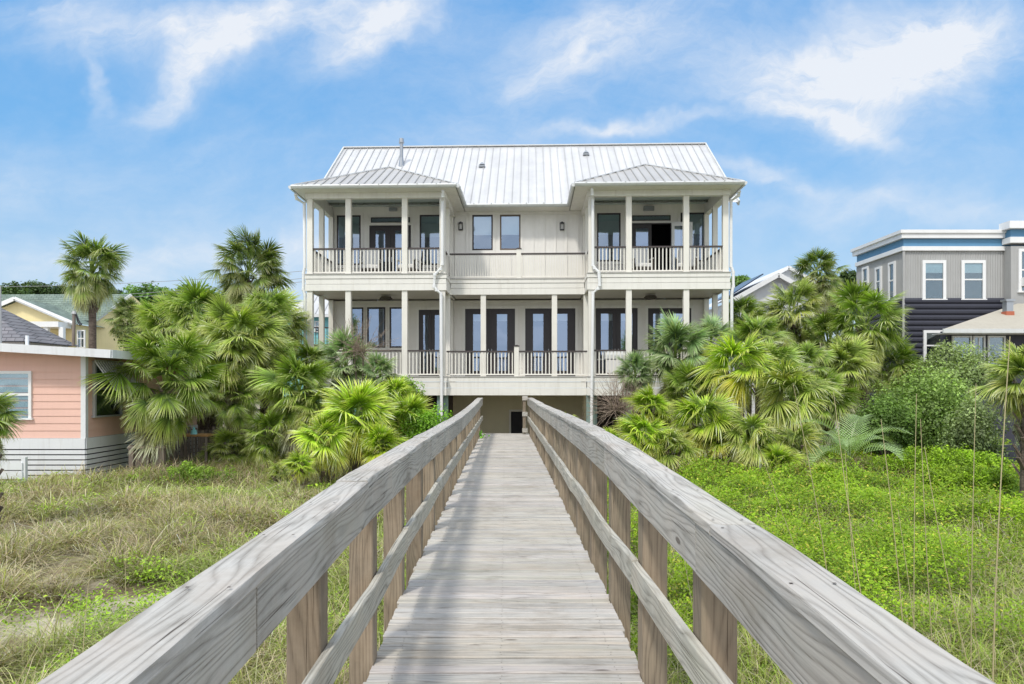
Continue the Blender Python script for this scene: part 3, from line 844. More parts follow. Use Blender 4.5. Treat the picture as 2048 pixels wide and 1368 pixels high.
def hip(u0, u1):
    v0 = -.6; a, b = (U(583, v0), U(913, v0)) if u0 < 0 else (U(1149, v0), U(1488, v0)); W = b-a; c = (a+b)/2; pz = Z_EAVE+1.5; av = v0+W/2
    # where the ridge meets the main roof
    rv = EV+(pz-Z_EAVE)/pitch
    m = MB()
    roof_plane(m, [(a, v0, Z_EAVE), (b, v0, Z_EAVE), (c, av, pz)], .30)
    roof_plane(m, [(a, v0, Z_EAVE), (a, EV, Z_EAVE), (c, rv, pz), (c, av, pz)], .30)
    roof_plane(m, [(b, v0, Z_EAVE), (b, EV, Z_EAVE), (c, rv, pz), (c, av, pz)], .30)
    r = part(m, 'porch_roof', M['roof2'], fixn=False)
    t = MB()
    for x in (a, b): t.bar((x, v0, Z_EAVE+.03), (c, av, pz+.03), .07, .03, .7)
    t.bar((c, av, pz+.03), (c, rv, pz+.03), .07, .03, .7)
    part(t, 'ridge_cap', M['gutter'], r)
    s = MB(); s.box(a+.03, b-.03, v0+.03, -.051, Z_EAVE-.115, Z_EAVE-.10); s.box(a+.03, u0-.051, -.05, VW, Z_EAVE-.115, Z_EAVE-.10); s.box(u1+.051, b-.03, -.05, VW, Z_EAVE-.115, Z_EAVE-.10); part(s, 'soffit', M['cream'])
    return a, b, v0
aL, bL, v0 = hip(UL0, UL1); aR, bR, _ = hip(UR0, UR1)
s = MB(); s.box(bL, aR, EV+.03, VW, Z_EAVE-.115, Z_EAVE-.10); part(s, 'soffit', M['cream'])
def gutter(p, q):
    P, Q = Vector(p), Vector(q); d = (Q-P).normalized(); m = MB()
    nrm = Vector((d.y, -d.x, 0))
    prof = [(0, 0), (.10, .0), (.125, -.045), (.10, -.09), (.07, -.125), (0, -.125)]
    b = len(m.v)
    for e in (P, Q):
        for a, c in prof: m.v.append(tuple(e+nrm*a+Vector((0, 0, c)))); m.c.append(1)
    k = len(prof)
    for i in range(k):
        j = (i+1) % k; m.f.append((b+i, b+j, b+k+j, b+k+i)); m.uv.append([(0, 0)]*4)
    m.f.append(tuple(range(b, b+k))); m.uv.append([(0, 0)]*k); m.f.append(tuple(range(b+k, b+2*k))); m.uv.append([(0, 0)]*k)
    L = (Q-P).length; t = .4
    while t < L-.2:
        c = P+d*t+nrm*.11; m.box(c.x-.02, c.x+.02, c.y-.02, c.y+.02, c.z-.01, c.z+.025, .6); t += .68
    part(m, 'gutter', M['gutter'])
ge = Z_EAVE+.005
gutter((aL, v0, ge), (bL, v0, ge)); gutter((aR, v0, ge), (bR, v0, ge)); gutter((bL, EV, ge), (aR, EV, ge))
gutter((aL, EV, ge), (aL, v0, ge)); gutter((bL, v0, ge), (bL, EV, ge)); gutter((aR, EV, ge), (aR, v0, ge)); gutter((bR, v0, ge), (bR, EV, ge))
# fascia boards under gutters
# downspouts
def spout(pts):
    m = MB(); P = [(U(px, v), v, Zp(py, px, v)) for px, py, v in pts]
    m.tube(P, .055, 10); 
    for i in range(1, len(P)-1): m.tube([(P[i][0], P[i][1], P[i][2]-.05), (P[i][0], P[i][1], P[i][2]+.05)], .06, 10)
    part(m, 'downspout', M['white'], smooth=False)
spout([(886, 381, -.52), (885.5, 392, -.40), (884.5, 402, -.10), (884.5, 528, -.10), (881, 538, -.13), (869.5, 549, -.16), (868, 573, -.16), (873, 580, -.15), (882, 588, -.11), (883, 760, -.13), (883, 862, -.13)])
spout([(1184, 377, -.52), (1184.5, 388, -.40), (1185.5, 398, -.10), (1186, 530, -.10), (1189, 536, -.13), (1198, 545, -.16), (1199, 570, -.16), (1196, 577, -.15), (1186, 586, -.11), (1184, 760, -.13), (1183, 864, -.13)])
spout([(591, 388, -.35), (593, 397, -.2), (608.5, 407, .12), (609.5, 534, .12), (607, 547, .12), (606.5, 578, .12), (610, 590, .12), (610, 800, .12)])
spout([(1479, 382, -.35), (1477, 391, -.2), (1462, 402, .12), (1462, 532, .12), (1466.5, 545, .12), (1466.5, 573, .12), (1463.5, 585, .12), (1463.5, 800, .12)])
# roof vents and flue
def onroof(px, py):
    # intersect the view ray with the main roof slope
    best = None
    for i in range(400):
        v = EV+i*(RV-EV)/400; z = Z_EAVE+(v-EV)*pitch
        d = abs(Zp(py, px, v)-z)
        if best is None or d < best[0]: best = (d, v, z)
    return U(px, best[1]), best[1], best[2]
u, v, z = onroof(803, 331)
m = MB(); m.tube([(u, v, z-.1), (u, v, z+.35)], .14, 12, r2=.08); m.tube([(u, v, z+.3), (u, v, z+1.0)], .075, 12)
m.tube([(u, v, z+.98), (u, v, z+1.04)], .12, 12); m.tube([(u, v, z+1.03), (u, v, z+1.18)], .11, 12, r2=.10)
part(m, 'flue_pipe', M['steel'], smooth=False)
for px, py in ((964, 334), (1172, 310)):
    u, v, z = onroof(px, py); m = MB()
    m.tube([(u, v, z-.05), (u, v, z+.1)], .05, 10); m.tube([(u, v, z+.08), (u, v, z+.2)], .14, 10, r2=.03); m.box(u-.14, u+.14, v-.14, v+.12, z-.02, z+.03)
    part(m, 'roof_vent', M['steel'])
# under the house
hw = [U(903, 4.2), U(1166, 4.2)]
dk = (U(1022, 4.2), U(1049, 4.2), -.2, Zp(823, 1035, 4.2))
m = MB(); lap_rows(m, hw[0], hw[1], -.4, Z_LB+.04, 4.2, [dk], 9, 0); 
m.box(hw[0]-.15, hw[0], 4.2, 9, -.4, Z_LB+.04); m.box(hw[1], hw[1]+.15, 4.2, 9, -.4, Z_LB+.04)
part(m, 'ground_floor_wall', M['khaki'], fixn=False)
m = MB(); m.box(dk[0]-.08, dk[0], 4.15, 4.22, dk[2], dk[3]+.08); m.box(dk[1], dk[1]+.08, 4.15, 4.22, dk[2], dk[3]+.08); m.box(dk[0], dk[1], 4.15, 4.22, dk[3], dk[3]+.08)
d = part(m, 'ground_floor_door', M['cream'])
m = MB(); m.box(dk[0], dk[1], 4.24, 4.28, dk[2], dk[3]); part(m, 'door_leaf', M['room'], d)
for px, v, mt, w_ in ((878.5, .1, 'teal', .16), (891.5, .35, 'teal', .16), (897, 2.8, 'piling', .3), (1177.5, .1, 'teal', .16), (1190, .35, 'teal', .15), (1172, 2.9, 'khaki', .2),
                  (700, .1, 'teal', .2), (810, .1, 'teal', .2), (620, .1, 'teal', .2), (1258, .1, 'teal', .2), (1373, .1, 'teal', .2), (1450, .1, 'teal', .2), (1210, 4.5, 'piling', .3)):
    u = U(px, v); m = MB(); m.box(u-w_/2, u+w_/2, v, v+w_, -.5, Z_LB+.03); part(m, 'piling', M[mt])
m = MB(); m.quad([(WL, 7.5, -.4), (WR, 7.5, -.4), (WR, 7.5, Z_LB+.1), (WL, 7.5, Z_LB+.1)]); part(m, 'rear_screen', M['piling'], fixn=False)
m = MB(); m.box(WL, WR, VW, VW+9.2, Z_LB+.07, Z_LB+.2); part(m, 'floor_slab', M['piling'])

def house_point(px, v, z):
    u = U(px, v)
    return (HX+u*HC+v*HS, HY-u*HS+v*HC, z)

# patio chairs on the upper porches
def make_chair():
    c = empty('patio_chair')
    m = MB()
    for sx in (-1, 1):
        for sy in (-1, 1):
            pass
    for sx in (-1, 1):
        for sy, h in ((-1, .58), (1, .60)):
            l = MB(); l.bar((sx*.31, sy*.30, 0), (sx*.31, sy*.30, h), .045, .045); l.build('leg', M['wicker'], c)
        a = MB(); a.box(sx*.31-.04, sx*.31+.04, -.34, .34, .58, .61); a.build('armrest', M['cushion'], c, bevel=.01)
    f = MB(); f.box(-.30, .30, -.32, .32, .24, .30); f.build('seat_frame', M['wicker'], c)
    s = MB(); s.box(-.28, .28, -.33, .26, .301, .44); s.build('seat_cushion', M['cushion'], c, bevel=.03)
    b = MB(); b.bar((0, .24, .44), (0, .42, 1.06), .58, .13, up=(0, -1, .2)); b.build('back_cushion', M['cushion'], c, bevel=.03)
    bf = MB(); bf.bar((-.31, .33, .3), (-.31, .50, 1.0), .04, .04); bf.bar((.31, .33, .3), (.31, .50, 1.0), .04, .04); bf.build('back_frame', M['wicker'], c)
    return c
ch = make_chair()
for i, (px, lab) in enumerate(((741, 'white cushioned chair on the upper left porch, nearer the outer side'), (818, 'white cushioned chair on the upper left porch, behind the third column'),
                          (1282, 'white cushioned chair on the upper right porch, in front of the closed door leaf'), (1374, 'white cushioned chair on the upper right porch, in front of the open white door leaf'))):
    c = ch if i == 0 else copy_tree(ch)
    c.scale = (1.12, 1.12, 1.12); c.location = house_point(px, 1.25, Z_UF+.02); c.rotation_euler.z = -A+(.15, -.2, .1, -.25)[i]
    tag(c, lab, 'chair', 'patio chairs on the upper porches')
# covered grill on the lower right porch
g = empty('barbecue_grill', house_point(1229, 1.1, Z_LF+.02), -A, 'pale hooded barbecue grill behind the lower porch railing', 'grill')
m = MB(); m.box(-.30, .30, -.22, .22, .12, .62); m.build('cabinet', M['cushion'], g, bevel=.02)
m = MB(); prof = [(-.25, .64), (-.25, .80), (-.17, .93), (0, .99), (.17, .93), (.25, .80), (.25, .64)]
m.sweep([(-.38, 0, 0), (0, 0, 0), (.38, 0, 0)], prof, (0, 0), 1, 0, 'x'); m.build('hood', M['gutter'], g, bevel=.02)
m = MB(); m.box(-.62, -.39, -.2, .2, .62, .66); m.box(.39, .62, -.2, .2, .62, .66); m.build('side_shelf', M['steel'], g)
for sx in (-1, 1):
    m = MB(); m.tube([(sx*.27-.02, 0, .06), (sx*.27+.02, 0, .06)], .06, 12); m.build('wheel', M['black'], g)

# ------------------------------------------------------------------ neighbouring buildings
def bwindow(parent, x0, x1, z0, z1, y, frame, double=True, fw=.07, axis='y', s=-1, blind=None, name='window', cross=False):
    """sash window standing proud of a wall; axis 'y': wall faces -Y at y; axis 'x': wall at x=y faces s"""
    def bx(m, a0, a1, d0, d1, c0, c1):
        if axis == 'y': m.box(a0, a1, y+d0, y+d1, c0, c1)
        else: m.box(y-s*d0, y-s*d1, a0, a1, c0, c1)
    f = MB()
    bx(f, x0, x0+fw, -.06, .02, z0, z1); bx(f, x1-fw, x1, -.06, .02, z0, z1)
    bx(f, x0+fw, x1-fw, -.06, .02, z1-fw, z1); bx(f, x0-.04, x1+.04, -.09, .02, z0-.001-fw*.6, z0-.001)
    if double: bx(f, x0+fw, x1-fw, -.045, .0, (z0+z1)/2-.03, (z0+z1)/2+.03)
    if cross: bx(f, (x0+x1)/2-.02, (x0+x1)/2+.02, -.04, .0, z0, z1-fw)
    w = f.build(name, frame, parent)
    p = MB(); bx(p, x0+fw-.002, x1-fw+.002, -.018, -.014, z0, z1-fw); p.build('pane', M['glassn'], w)
    b = MB(); bx(b, x0+fw-.002, x1-fw+.002, -.006, -.002, z0, z1-fw); b.build('dark_opening', M['room'], w)
    if blind:
        b = MB(); zb = z1-fw-(z1-z0)*blind; bx(b, x0+fw+.002, x1-fw-.002, -.012, -.008, zb, z1-fw-.001); b.build('blind', M['blind'], w)
    return w
def laps(mb, x0, x1, y, z0, z1, row=.18, axis='y', s=-1, tilt=.016):
    z = z0
    while z < z1-1e-4:
        zt = min(z1, z+row); t = random.uniform(.95, 1.04)
        if axis == 'y':
            mb.quad([(x0, y-tilt, z), (x1, y-tilt, z), (x1, y, zt), (x0, y, zt)], None, t); mb.quad([(x0, y, z), (x1, y, z), (x1, y-tilt, z), (x0, y-tilt, z)], None, .6)
        else:
            mb.quad([(y+s*tilt, x0, z), (y+s*tilt, x1, z), (y, x1, zt), (y, x0, zt)], None, t); mb.quad([(y, x0, z), (y, x1, z), (y+s*tilt, x1, z), (y+s*tilt, x0, z)], None, .6)
        z = zt
# --- pink cottage
PY = 18.0; PX = at(170, 0, PY)[0]; PX0 = -19.0; PYB = 24.5
zt = at(0, 712, PY)[2]; zs = at(0, 876, PY)[2]
pc = empty('pink_cottage', (-14.5, 18, 0), 0, 'low salmon pink cottage with flat white roof edge and slatted white skirting', 'cottage')
def P(mb, name, mat, parent=None, **k):
    o = mb.build(name, mat, parent or pc, **k)
    if parent is None: o.location = (14.5, -18, 0)
    return o
def zr(x): return at(237, 700, PY-.5)[2]+(at(237, 0, PY)[0]-x)*.082*.72
m = MB(); laps(m, PX0, PX-.09, PY, zs, zr(PX)-.12, .182); laps(m, PY+.09, PYB, PX, zs, zr(PX)-.1, .182, 'x', 1)
m.quad([(PX0, PY-.004, zr(PX)-.12), (PX-.09, PY-.004, zr(PX)-.12), (PX-.09, PY-.004, zr(PX)-.06), (PX0, PY-.004, zr(PX0)-.06)])
m.quad([(PX0, PYB, 0), (PX, PYB, 0), (PX, PYB, zt+.12), (PX0, PYB, zt+.3)]); m.quad([(PX0, PY, 0), (PX0, PYB, 0), (PX0, PYB, zt+.3), (PX0, PY, zt+.3)])
P(m, 'wall', M['pink'], fixn=False)
m = MB(); m.box(PX-.09, PX+.03, PY-.03, PY+.09, zs-.02, zr(PX)-.07); P(m, 'corner_trim', M['whiteold'])
m = MB()
m.box(PX0, PX+.02, PY-.045, PY+.0, zs-.27, zs-.005); m.box(PX-.0, PX+.045, PY+.001, PYB, zs-.27, zs-.005)
z = zs-.30
while z > -.35:
    m.box(PX0, PX+.02, PY-.04, PY-.01, z-.098, z, random.uniform(.9, 1.02)); m.box(PX+.01, PX+.04, PY-.009, PYB, z-.098, z, random.uniform(.9, 1.02)); z -= .128
P(m, 'slatted_skirting', M['whiteold'])
m = MB(); m.box(PX0, PX-.06, PY+.05, PY+.07, -.4, zs); m.box(PX-.08, PX-.05, PY+.071, PYB, -.4, zs); P(m, 'crawl_space', M['room'])
# roof: gently sloping board edge, dropping to the right
def zr(x): return at(237, 700, PY-.5)[2]+(at(237, 0, PY)[0]-x)*.082*.72
x1 = PX+.95
m = MB()
for (a, b) in ((PX0-.5, x1),):
    y0, y1 = PY-.55, PYB+.5
    m.quad([(a, y0, zr(a)), (b, y0, zr(b)), (b, y1, zr(b)), (a, y1, zr(a))])
    m.quad([(a, y0, zr(a)-.05), (b, y0, zr(b)-.05), (b, y1, zr(b)-.05), (a, y1, zr(a)-.05)])
P(m, 'roof', M['whitewall'], fixn=False)
m = MB(); m.bar((PX0-.5, PY-.57, zr(PX0-.5)-.09), (x1, PY-.57, zr(x1)-.09), .04, .2); m.bar((x1+.01, PY-.55, zr(x1)-.09), (x1+.01, PYB+.5, zr(x1)-.09), .04, .2)
P(m, 'roof_edge', M['whiteold'])
wx0, wx1 = at(-12, 0, PY)[0], at(65, 0, PY)[0]
w_ = bwindow(pc, wx0, wx1, at(0, 836, PY)[2], at(0, 742, PY)[2], PY, M['white'], blind=.95); w_.location = (14.5, -18, 0)
yw0, yw1 = 10.35*F/(CX-190), 10.35*F/(CX-246)
w_ = bwindow(pc, yw0, yw1, at(0, 832, yw0)[2], at(0, 722, yw0)[2], PX+.02, M['greyw'], axis='x', s=1); w_.location = (14.5, -18, 0)
# lattice shutter propped open over the side window
m = MB()
zt_ = at(0, 722, yw0)[2]; zb_ = zt_-.75
for i in range(12):
    f_ = i/11; yy = yw0+(yw1-yw0)*f_
    m.bar((PX+.08, yy, zt_), (PX+.62, yy, zb_), .03, .03)
for i in range(4):
    f_ = i/3; m.bar((PX+.08+.54*f_, yw0, zt_-.75*f_+.02), (PX+.08+.54*f_, yw1, zt_-.75*f_+.02), .035, .02)
P(m, 'lattice_shutter', M['whiteold'])
m = MB(); m.box(at(61, 0, PY)[0], at(66, 0, PY)[0], PY-.2, PY-.15, 3.2, at(0, 672, PY)[2]); P(m, 'roof_stub', M['whiteold'])
# white picket fence corner at the far left
fx = at(45, 0, 16)[0]
fn = empty('low_fence', (fx, 16, 0), 0, 'low worn white board fence in front of the pink cottage', 'fence')
m = MB()
for k in range(3): m.box(-3.2, 0, -.015, .015, .12+.2*k, .28+.2*k, random.uniform(.85, 1))
m.build('rail', M['whiteold'], fn)
for k in range(3):
    m = MB(); m.box(-.04-k*1.4, .05-k*1.4, .016, .1, -.3, .8); m.build('post', M['whiteold'], fn)

# --- house with the grey shingled hip roof behind the cottage
GY = 27
gh = empty('shingle_roof_house', (at(-60, 0, GY)[0], GY, 0), 0, 'house with grey shingle hip roof rising behind the pink cottage', 'house')
def Gp(px, py, Y): 
    x, y, z = at(px, py, Y); return (x-gh.location.x, y-GY, z)
m = MB(); a = Gp(-500, 700, GY); c = Gp(160, 693, GY+3.4); b = (c[0], 0, c[2]); ap = Gp(-60, 585, GY+1.7); ap0 = Gp(-330, 585, GY+1.7)
c = (c[0], 3.4, c[2]); d = (a[0], 3.4, c[2]); a = (a[0], 0, c[2])
for q in ([a, b, ap, ap0], [b, c, ap], [c, d, ap0, ap], [d, a, ap0]): m.quad(q)
m.build('roof', M['greyroof'], gh)
m = MB(); m.box(a[0]+.3, b[0]-.3, .3, 3.1, 0, a[2]); m.build('wall', M['whitewall'], gh)
m = MB(); m.tube([Gp(147, 692, GY-1), Gp(148, 628, GY-1)], .055, 8); mo = m.build('mast', M['fencewood'], gh)
m = MB(); m.tube([Gp(148, 628, GY-1), Gp(148.5, 622, GY-1)], .10, 8, r2=.05); m.build('mast_head', M['greyw'], mo)
m = MB()
for q in (((152, 626), (157, 640), (163, 650)), ((152, 628), (155, 642), (160, 651), (164, 647))):
    m.tube([Gp(x, y_, GY-1) for x, y_ in q], .022, 6)
m.build('cable', M['black'], mo)
po = empty('grey_pole', at(-1, 800, 22)[:2]+(0,), 0, 'weathered grey pole at the left edge of the view behind the pink cottage', 'pole')
m = MB(); m.tube([(0, 0, 0), (0, 0, 3.0)], .13, 10); m.build('pole_base', M['greyw'], po)
m = MB(); m.tube([(0, 0, 3.0), (0, 0, at(0, 572, 22)[2])], .07, 10, r2=.045); m.build('pole_shaft', M['greyw'], po)

# --- yellow house
YY = 44
yh = empty('yellow_house', (at(120, 0, YY)[0], YY, 0), 0, 'pale yellow house with green shingle roof and white gable trim', 'house')
def Yp(px, py, Y=YY):
    x, y, z = at(px, py, Y); return (x-yh.location.x, y-YY, z)
a, ap, b = Yp(-40, 634), Yp(38, 597), Yp(158, 648)
a = (2*ap[0]-b[0], 0, b[2])
m = MB(); z0 = 0
m.quad([(a[0], 0, 0), (b[0]-.3, 0, 0), (b[0]-.3, 0, b[2]-.05), (ap[0], 0, ap[2]-.15), (a[0], 0, a[2]-.05)])
# siding lines as laps in the gable
zz = b[2]-.2
m.quad([(b[0]-.3, 0, 0), (b[0]-.3, 2.5, 0), (b[0]-.3, 2.5, b[2]), (b[0]-.3, 0, b[2])])
rr = Yp(193, 641, YY+2.5); rt = Yp(226, 611, YY+2.5)
m.quad([(b[0]-.3, 2.5, 0), (rr[0], 2.5, 0), (rr[0], 2.5, b[2]+.3), (b[0]-.3, 2.5, b[2]+.3)])
# right gable end wall, turned toward the viewer
re = Yp(330, 690, YY+6)
m.quad([(rr[0], 2.5, 0), (re[0], 6.0, 0), (re[0], 6.0, rr[2]), ((rr[0]+re[0])/2, 4.2, rt[2]+.9), (rr[0], 2.5, rr[2])])
m.build('wall', M['yellow'], yh, fixn=False)
m = MB()
m.quad([(ap[0], -.4, ap[2]), (b[0], -.4, b[2]), (b[0], 6, b[2]), (ap[0], 6, ap[2])]); m.quad([(ap[0], -.4, ap[2]), (a[0], -.4, a[2]), (a[0], 6, a[2]), (ap[0], 6, ap[2])])
tl = Yp(-60, 598, YY+4); tr = Yp(236, 601, YY+5)
br = Yp(193, 641, YY+2.2)
m.quad([(a[0]-2, 2.3, br[2]), (br[0], 2.2, br[2]), ((rr[0]+re[0])/2, 4.2, rt[2]+.95), (a[0]-2, 4.4, rt[2]+.95)])
m.build('roof', M['greenroof'], yh, fixn=False)
m = MB(); m.bar((ap[0], -.42, ap[2]-.05), (b[0], -.42, b[2]-.05), .05, .24, up=(0, 1, 0)); m.bar((ap[0], -.42, ap[2]-.05), (a[0], -.42, a[2]-.05), .24, .05, up=(0, 1, 0))
m.bar((ap[0], -.42, ap[2]-.05), (b[0], -.42, b[2]-.05), .24, .05, up=(0, 1, 0))
m.bar((rr[0], 2.45, rr[2]), ((rr[0]+re[0])/2, 4.15, rt[2]+.9), .1, .16); 
pz = Yp(100, 651)[2]
m.box(a[0], b[0]-.4, -1.4, -.1, pz-.2, pz+.12); m.build('trim', M['white'], yh)
for px in (118, 148):
    x = Yp(px, 0)[0]; m = MB(); m.box(x-.13, x+.13, -1.3, -1.05, 0, pz-.2); m.build('porch_column', M['white'], yh)
bwindow(yh, Yp(155, 0)[0]+.0, Yp(171, 0)[0], Yp(0, 694)[2], Yp(0, 660)[2], -.02, M['white'], cross=True)
bwindow(yh, Yp(123, 0)[0], Yp(130, 0)[0], Yp(0, 694)[2], Yp(0, 662)[2], -.02, M['white'])
# --- turquoise house behind the left porch
TY = 42
th = empty('turquoise_house', (at(615, 0, TY)[0], TY, 0), 0, 'turquoise house with pale metal hip roof glimpsed left of the beach house', 'house')
def Tp(px, py, Y=TY):
    x, y, z = at(px, py, Y); return (x-th.location.x, y-TY, z)
m = MB(); e0, e1 = Tp(545, 628), Tp(760, 628); t0 = Tp(598, 563, TY+4)
a = e0; b = e1; c = (e1[0], 9, e1[2]); d = (e0[0], 9, e0[2]); r0 = (e0[0]+3.2, 4.2, t0[2]); r1 = (e1[0]-3.2, 4.2, t0[2])
roof_plane(m, [a, b, r1, r0], .45); m.quad([a, d, r0]); m.quad([b, c, r1]); m.quad([d, c, r1, r0])
m.build('roof', M['roof'], th, fixn=False)
m = MB(); laps(m, e0[0]+.3, e1[0]-.3, .4, 0, e0[2], .18); laps(m, .4, 8.6, e0[0]+.3, 0, e0[2], .18, 'x', -1); laps(m, .4, 8.6, e1[0]-.3, 0, e0[2], .18, 'x', 1); m.build('wall', M['tealw'], th, fixn=False)
m = MB(); m.box(e0[0]-.02, e1[0]+.02, -.05, .02, e0[2]-.18, e0[2]-.01); m.build('eave_trim', M['whitewall'], th)
bwindow(th, Tp(626, 0)[0], Tp(640, 0)[0], Tp(0, 662)[2], Tp(0, 641)[2], .38, M['white'])
bwindow(th, Tp(580, 0)[0], Tp(592, 0)[0], Tp(0, 662)[2], Tp(0, 641)[2], .38, M['white'])
m = MB(); zb = Tp(0, 690)[2]; x0, x1 = Tp(600, 0)[0], Tp(690, 0)[0]
m.box(x0, x1, -.9, -.82, zb+.9, zb+.97); m.box(x0, x1, -.9, .3, zb-.12, zb)
x = x0
while x < x1: m.box(x, x+.035, -.88, -.845, zb, zb+.9); x += .16
m.build('balcony_rail', M['dark'], th)
# --- white gabled house, right
VY = 41
wh = empty('white_gable_house', (at(1552, 0, VY)[0], VY, 0), 0, 'white gabled house with solar panels on its roof right of the beach house', 'house')
def Wp(px, py, Y=VY):
    x, y, z = at(px, py, Y); return (x-wh.location.x, y-VY, z)
ap, a = Wp(1552, 548), Wp(1463, 598); b = (2*ap[0]-a[0], 0, a[2])
m = MB(); m.quad([(a[0]+.35, 0, 0), (b[0]-.35, 0, 0), (b[0]-.35, 0, b[2]), (ap[0], 0, ap[2]-.15), (a[0]+.35, 0, a[2])])
m.quad([(a[0]+.35, 0, 0), (a[0]+.35, 9, 0), (a[0]+.35, 9, a[2]), (a[0]+.35, 0, a[2])])
z = .2
while z < a[2]: m.box(a[0]+.35, b[0]-.35, -.012, -.004, z, z+.02, .8); z += .2
m.build('wall', M['whitewall'], wh, fixn=False)
m = MB(); m.quad([(ap[0], -.4, ap[2]), (a[0], -.4, a[2]), (a[0], 9, a[2]), (ap[0], 9, ap[2])]); m.quad([(ap[0], -.4, ap[2]), (b[0], -.4, b[2]), (b[0], 9, b[2]), (ap[0], 9, ap[2])])
a2 = Wp(1572, 533.5, VY+3); 
m.quad([(a2[0], 2.6, a2[2]), (a2[0]-3.2, 2.6, a2[2]-1.75), (a2[0]-3.2, 9, a2[2]-1.75), (a2[0], 9, a2[2])]); m.quad([(a2[0], 2.6, a2[2]), (a2[0]+3.2, 2.6, a2[2]-1.75), (a2[0]+3.2, 9, a2[2]-1.75), (a2[0], 9, a2[2])])
m.quad([(a2[0]-3, 3.0, a2[2]-1.75), (a2[0]+3, 3.0, a2[2]-1.75), (a2[0], 3.0, a2[2]-.1)])
m.build('roof', M['whitewall'], wh, fixn=False)
m = MB(); m.bar((ap[0], -.43, ap[2]-.1), (a[0], -.43, a[2]-.1), .24, .05, up=(0, 1, 0)); m.bar((ap[0], -.43, ap[2]-.1), (b[0], -.43, b[2]-.1), .24, .05, up=(0, 1, 0))
m.build('gable_trim', M['white'], wh); m = MB()
m.bar((a2[0], 2.57, a2[2]-.1), (a2[0]-3.2, 2.57, a2[2]-1.85), .2, .05, up=(0, 1, 0)); m.bar((a2[0], 2.57, a2[2]-.1), (a2[0]+3.2, 2.57, a2[2]-1.85), .2, .05, up=(0, 1, 0))
m.build('gable_trim', M['white'], wh)
m = MB(); p0, p1 = Vector((a[0]+.1, .4, a[2]+.14)), Vector((ap[0]-.5, .4, ap[2]-.02))
m.bar(p0+Vector((0, 2.0, .12)), p1+Vector((0, 2.0, .12)), 3.6, .06); m.build('solar_panel', M['solar'], wh)

# --- grey and blue house, right
BY = 32; BX = at(1807, 0, BY)[0]
bh = empty('corrugated_house', (BX, BY, 0), 0, 'two storey house with grey corrugated upper walls, blue band and dark log lower walls', 'house')
def Bz(py): return at(0, py, BY)[2]
BL = at(2180, 0, BY)[0]-BX; BD = 4.2
m = MB(); z0, z1 = Bz(600), Bz(500)
x = 0
while x < BL:   # corrugated front
    m.quad([(x, 0, z0), (x+.055, -.03, z0), (x+.055, -.03, z1), (x, 0, z1)]); m.quad([(x+.055, -.03, z0), (x+.11, 0, z0), (x+.11, 0, z1), (x+.055, -.03, z1)]); x += .11
y = 0
while y < BD:
    m.quad([(0, y, z0), (-.02, y+.055, z0), (-.02, y+.055, z1), (0, y, z1)]); m.quad([(-.02, y+.055, z0), (0, y+.11, z0), (0, y+.11, z1), (-.02, y+.055, z1)]); y += .11
m.quad([(0, BD, 0), (BL, BD, 0), (BL, BD, z1+.6), (0, BD, z1+.6)])
m.build('upper_wall', M['greyw'], bh, fixn=False)
m = MB(); z = -.1
while z < z0-.02:
    for (p, q) in (((0, -.0, z+.12), (BL, -.0, z+.12)), ((0, 0, z+.12), (0, BD, z+.12))): m.tube([p, q], .135, 10)
    z += .245
m.box(.02, BL, .02, BD, -.1, z0); m.build('log_wall', M['logs'], bh, smooth=False)
m = MB(); m.box(-.02, BL, -.03, .1, Bz(493), Bz(478)-.0); m.box(-.02, .1, .101, BD, Bz(493), Bz(478)); m.build('blue_band', M['bluew'], bh)
m = MB(); m.box(-.12, BL, -.13, -.031, Bz(502), Bz(493.5)); m.box(-.12, -.021, -.03, BD, Bz(502), Bz(493.5)); m.build('trim', M['white'], bh)
m = MB(); m.box(-.18, BL, -.18, BD+.15, Bz(477.5), Bz(468)); m.box(-.25, BL, -.25, BD+.2, Bz(468)+.002, Bz(461.5)); m.build('cornice', M['white'], bh)
m = MB(); m.box(-.08, .02, -.09, -.035, 0, z1); m.build('downspout', M['greyw'], bh)
for p0, p1 in ((1843, 1890), (1921, 1969)):
    bwindow(bh, at(p0, 0, BY)[0]-BX, at(p1, 0, BY)[0]-BX, Bz(598), Bz(521), -.035, M['white'], fw=.13, blind=.25)
bwindow(bh, at(1843, 0, BY)[0]-BX, at(1891, 0, BY)[0]-BX, Bz(722), Bz(661), -.13, M['white'], fw=.12)
for p0, p1 in ((1727, 1739), (1753, 1765), (1779.5, 1792.5)):
    y1_, y0_ = BX*F/(p0-CX)-BY, BX*F/(p1-CX)-BY
    ym = (y0_+y1_)/2+BY
    bwindow(bh, y0_, y1_, at(0, 598 if p0 > 1770 else 592, ym)[2], at(0, 524 if p0 > 1770 else 534, ym)[2], -.03, M['white'], fw=.1, axis='x', s=-1)
# --- low roofed wing in front of it
LY = 26.5; lx = at(1880, 0, LY)[0]
lw = empty('low_wing', (lx, LY, 0), 0, 'single storey wing with cream low pitched roof and dark windows at the right', 'outbuilding')
e = at(1880, 659, LY)[2]
tl = at(2035, 607, LY+4.6); tlx = tl[0]-lx; tz_ = tl[2]; bl = at(1893, 700, LY+4.6)[0]-lx
m = MB(); m.quad([(-.0, -.2, e), (7, -.2, e+.0), (7, 4.6, tz_), (tlx, 4.6, tz_)])
m.quad([(-.0, -.2, e), (tlx, 4.6, tz_), (bl, 4.6, e)])
m.build('roof', M['creamroof'], lw, fixn=False)
m = MB(); m.box(-.03, 6, -.26, -.2, e-.14, e+.01); m.box(0, 6, -.2, .5, e-.16, e-.14); m.build('eave', M['gutter'], lw)
m = MB(); m.box(.55, 6, .5, .9, 0, e-.01); m.build('wall', M['logs'], lw)
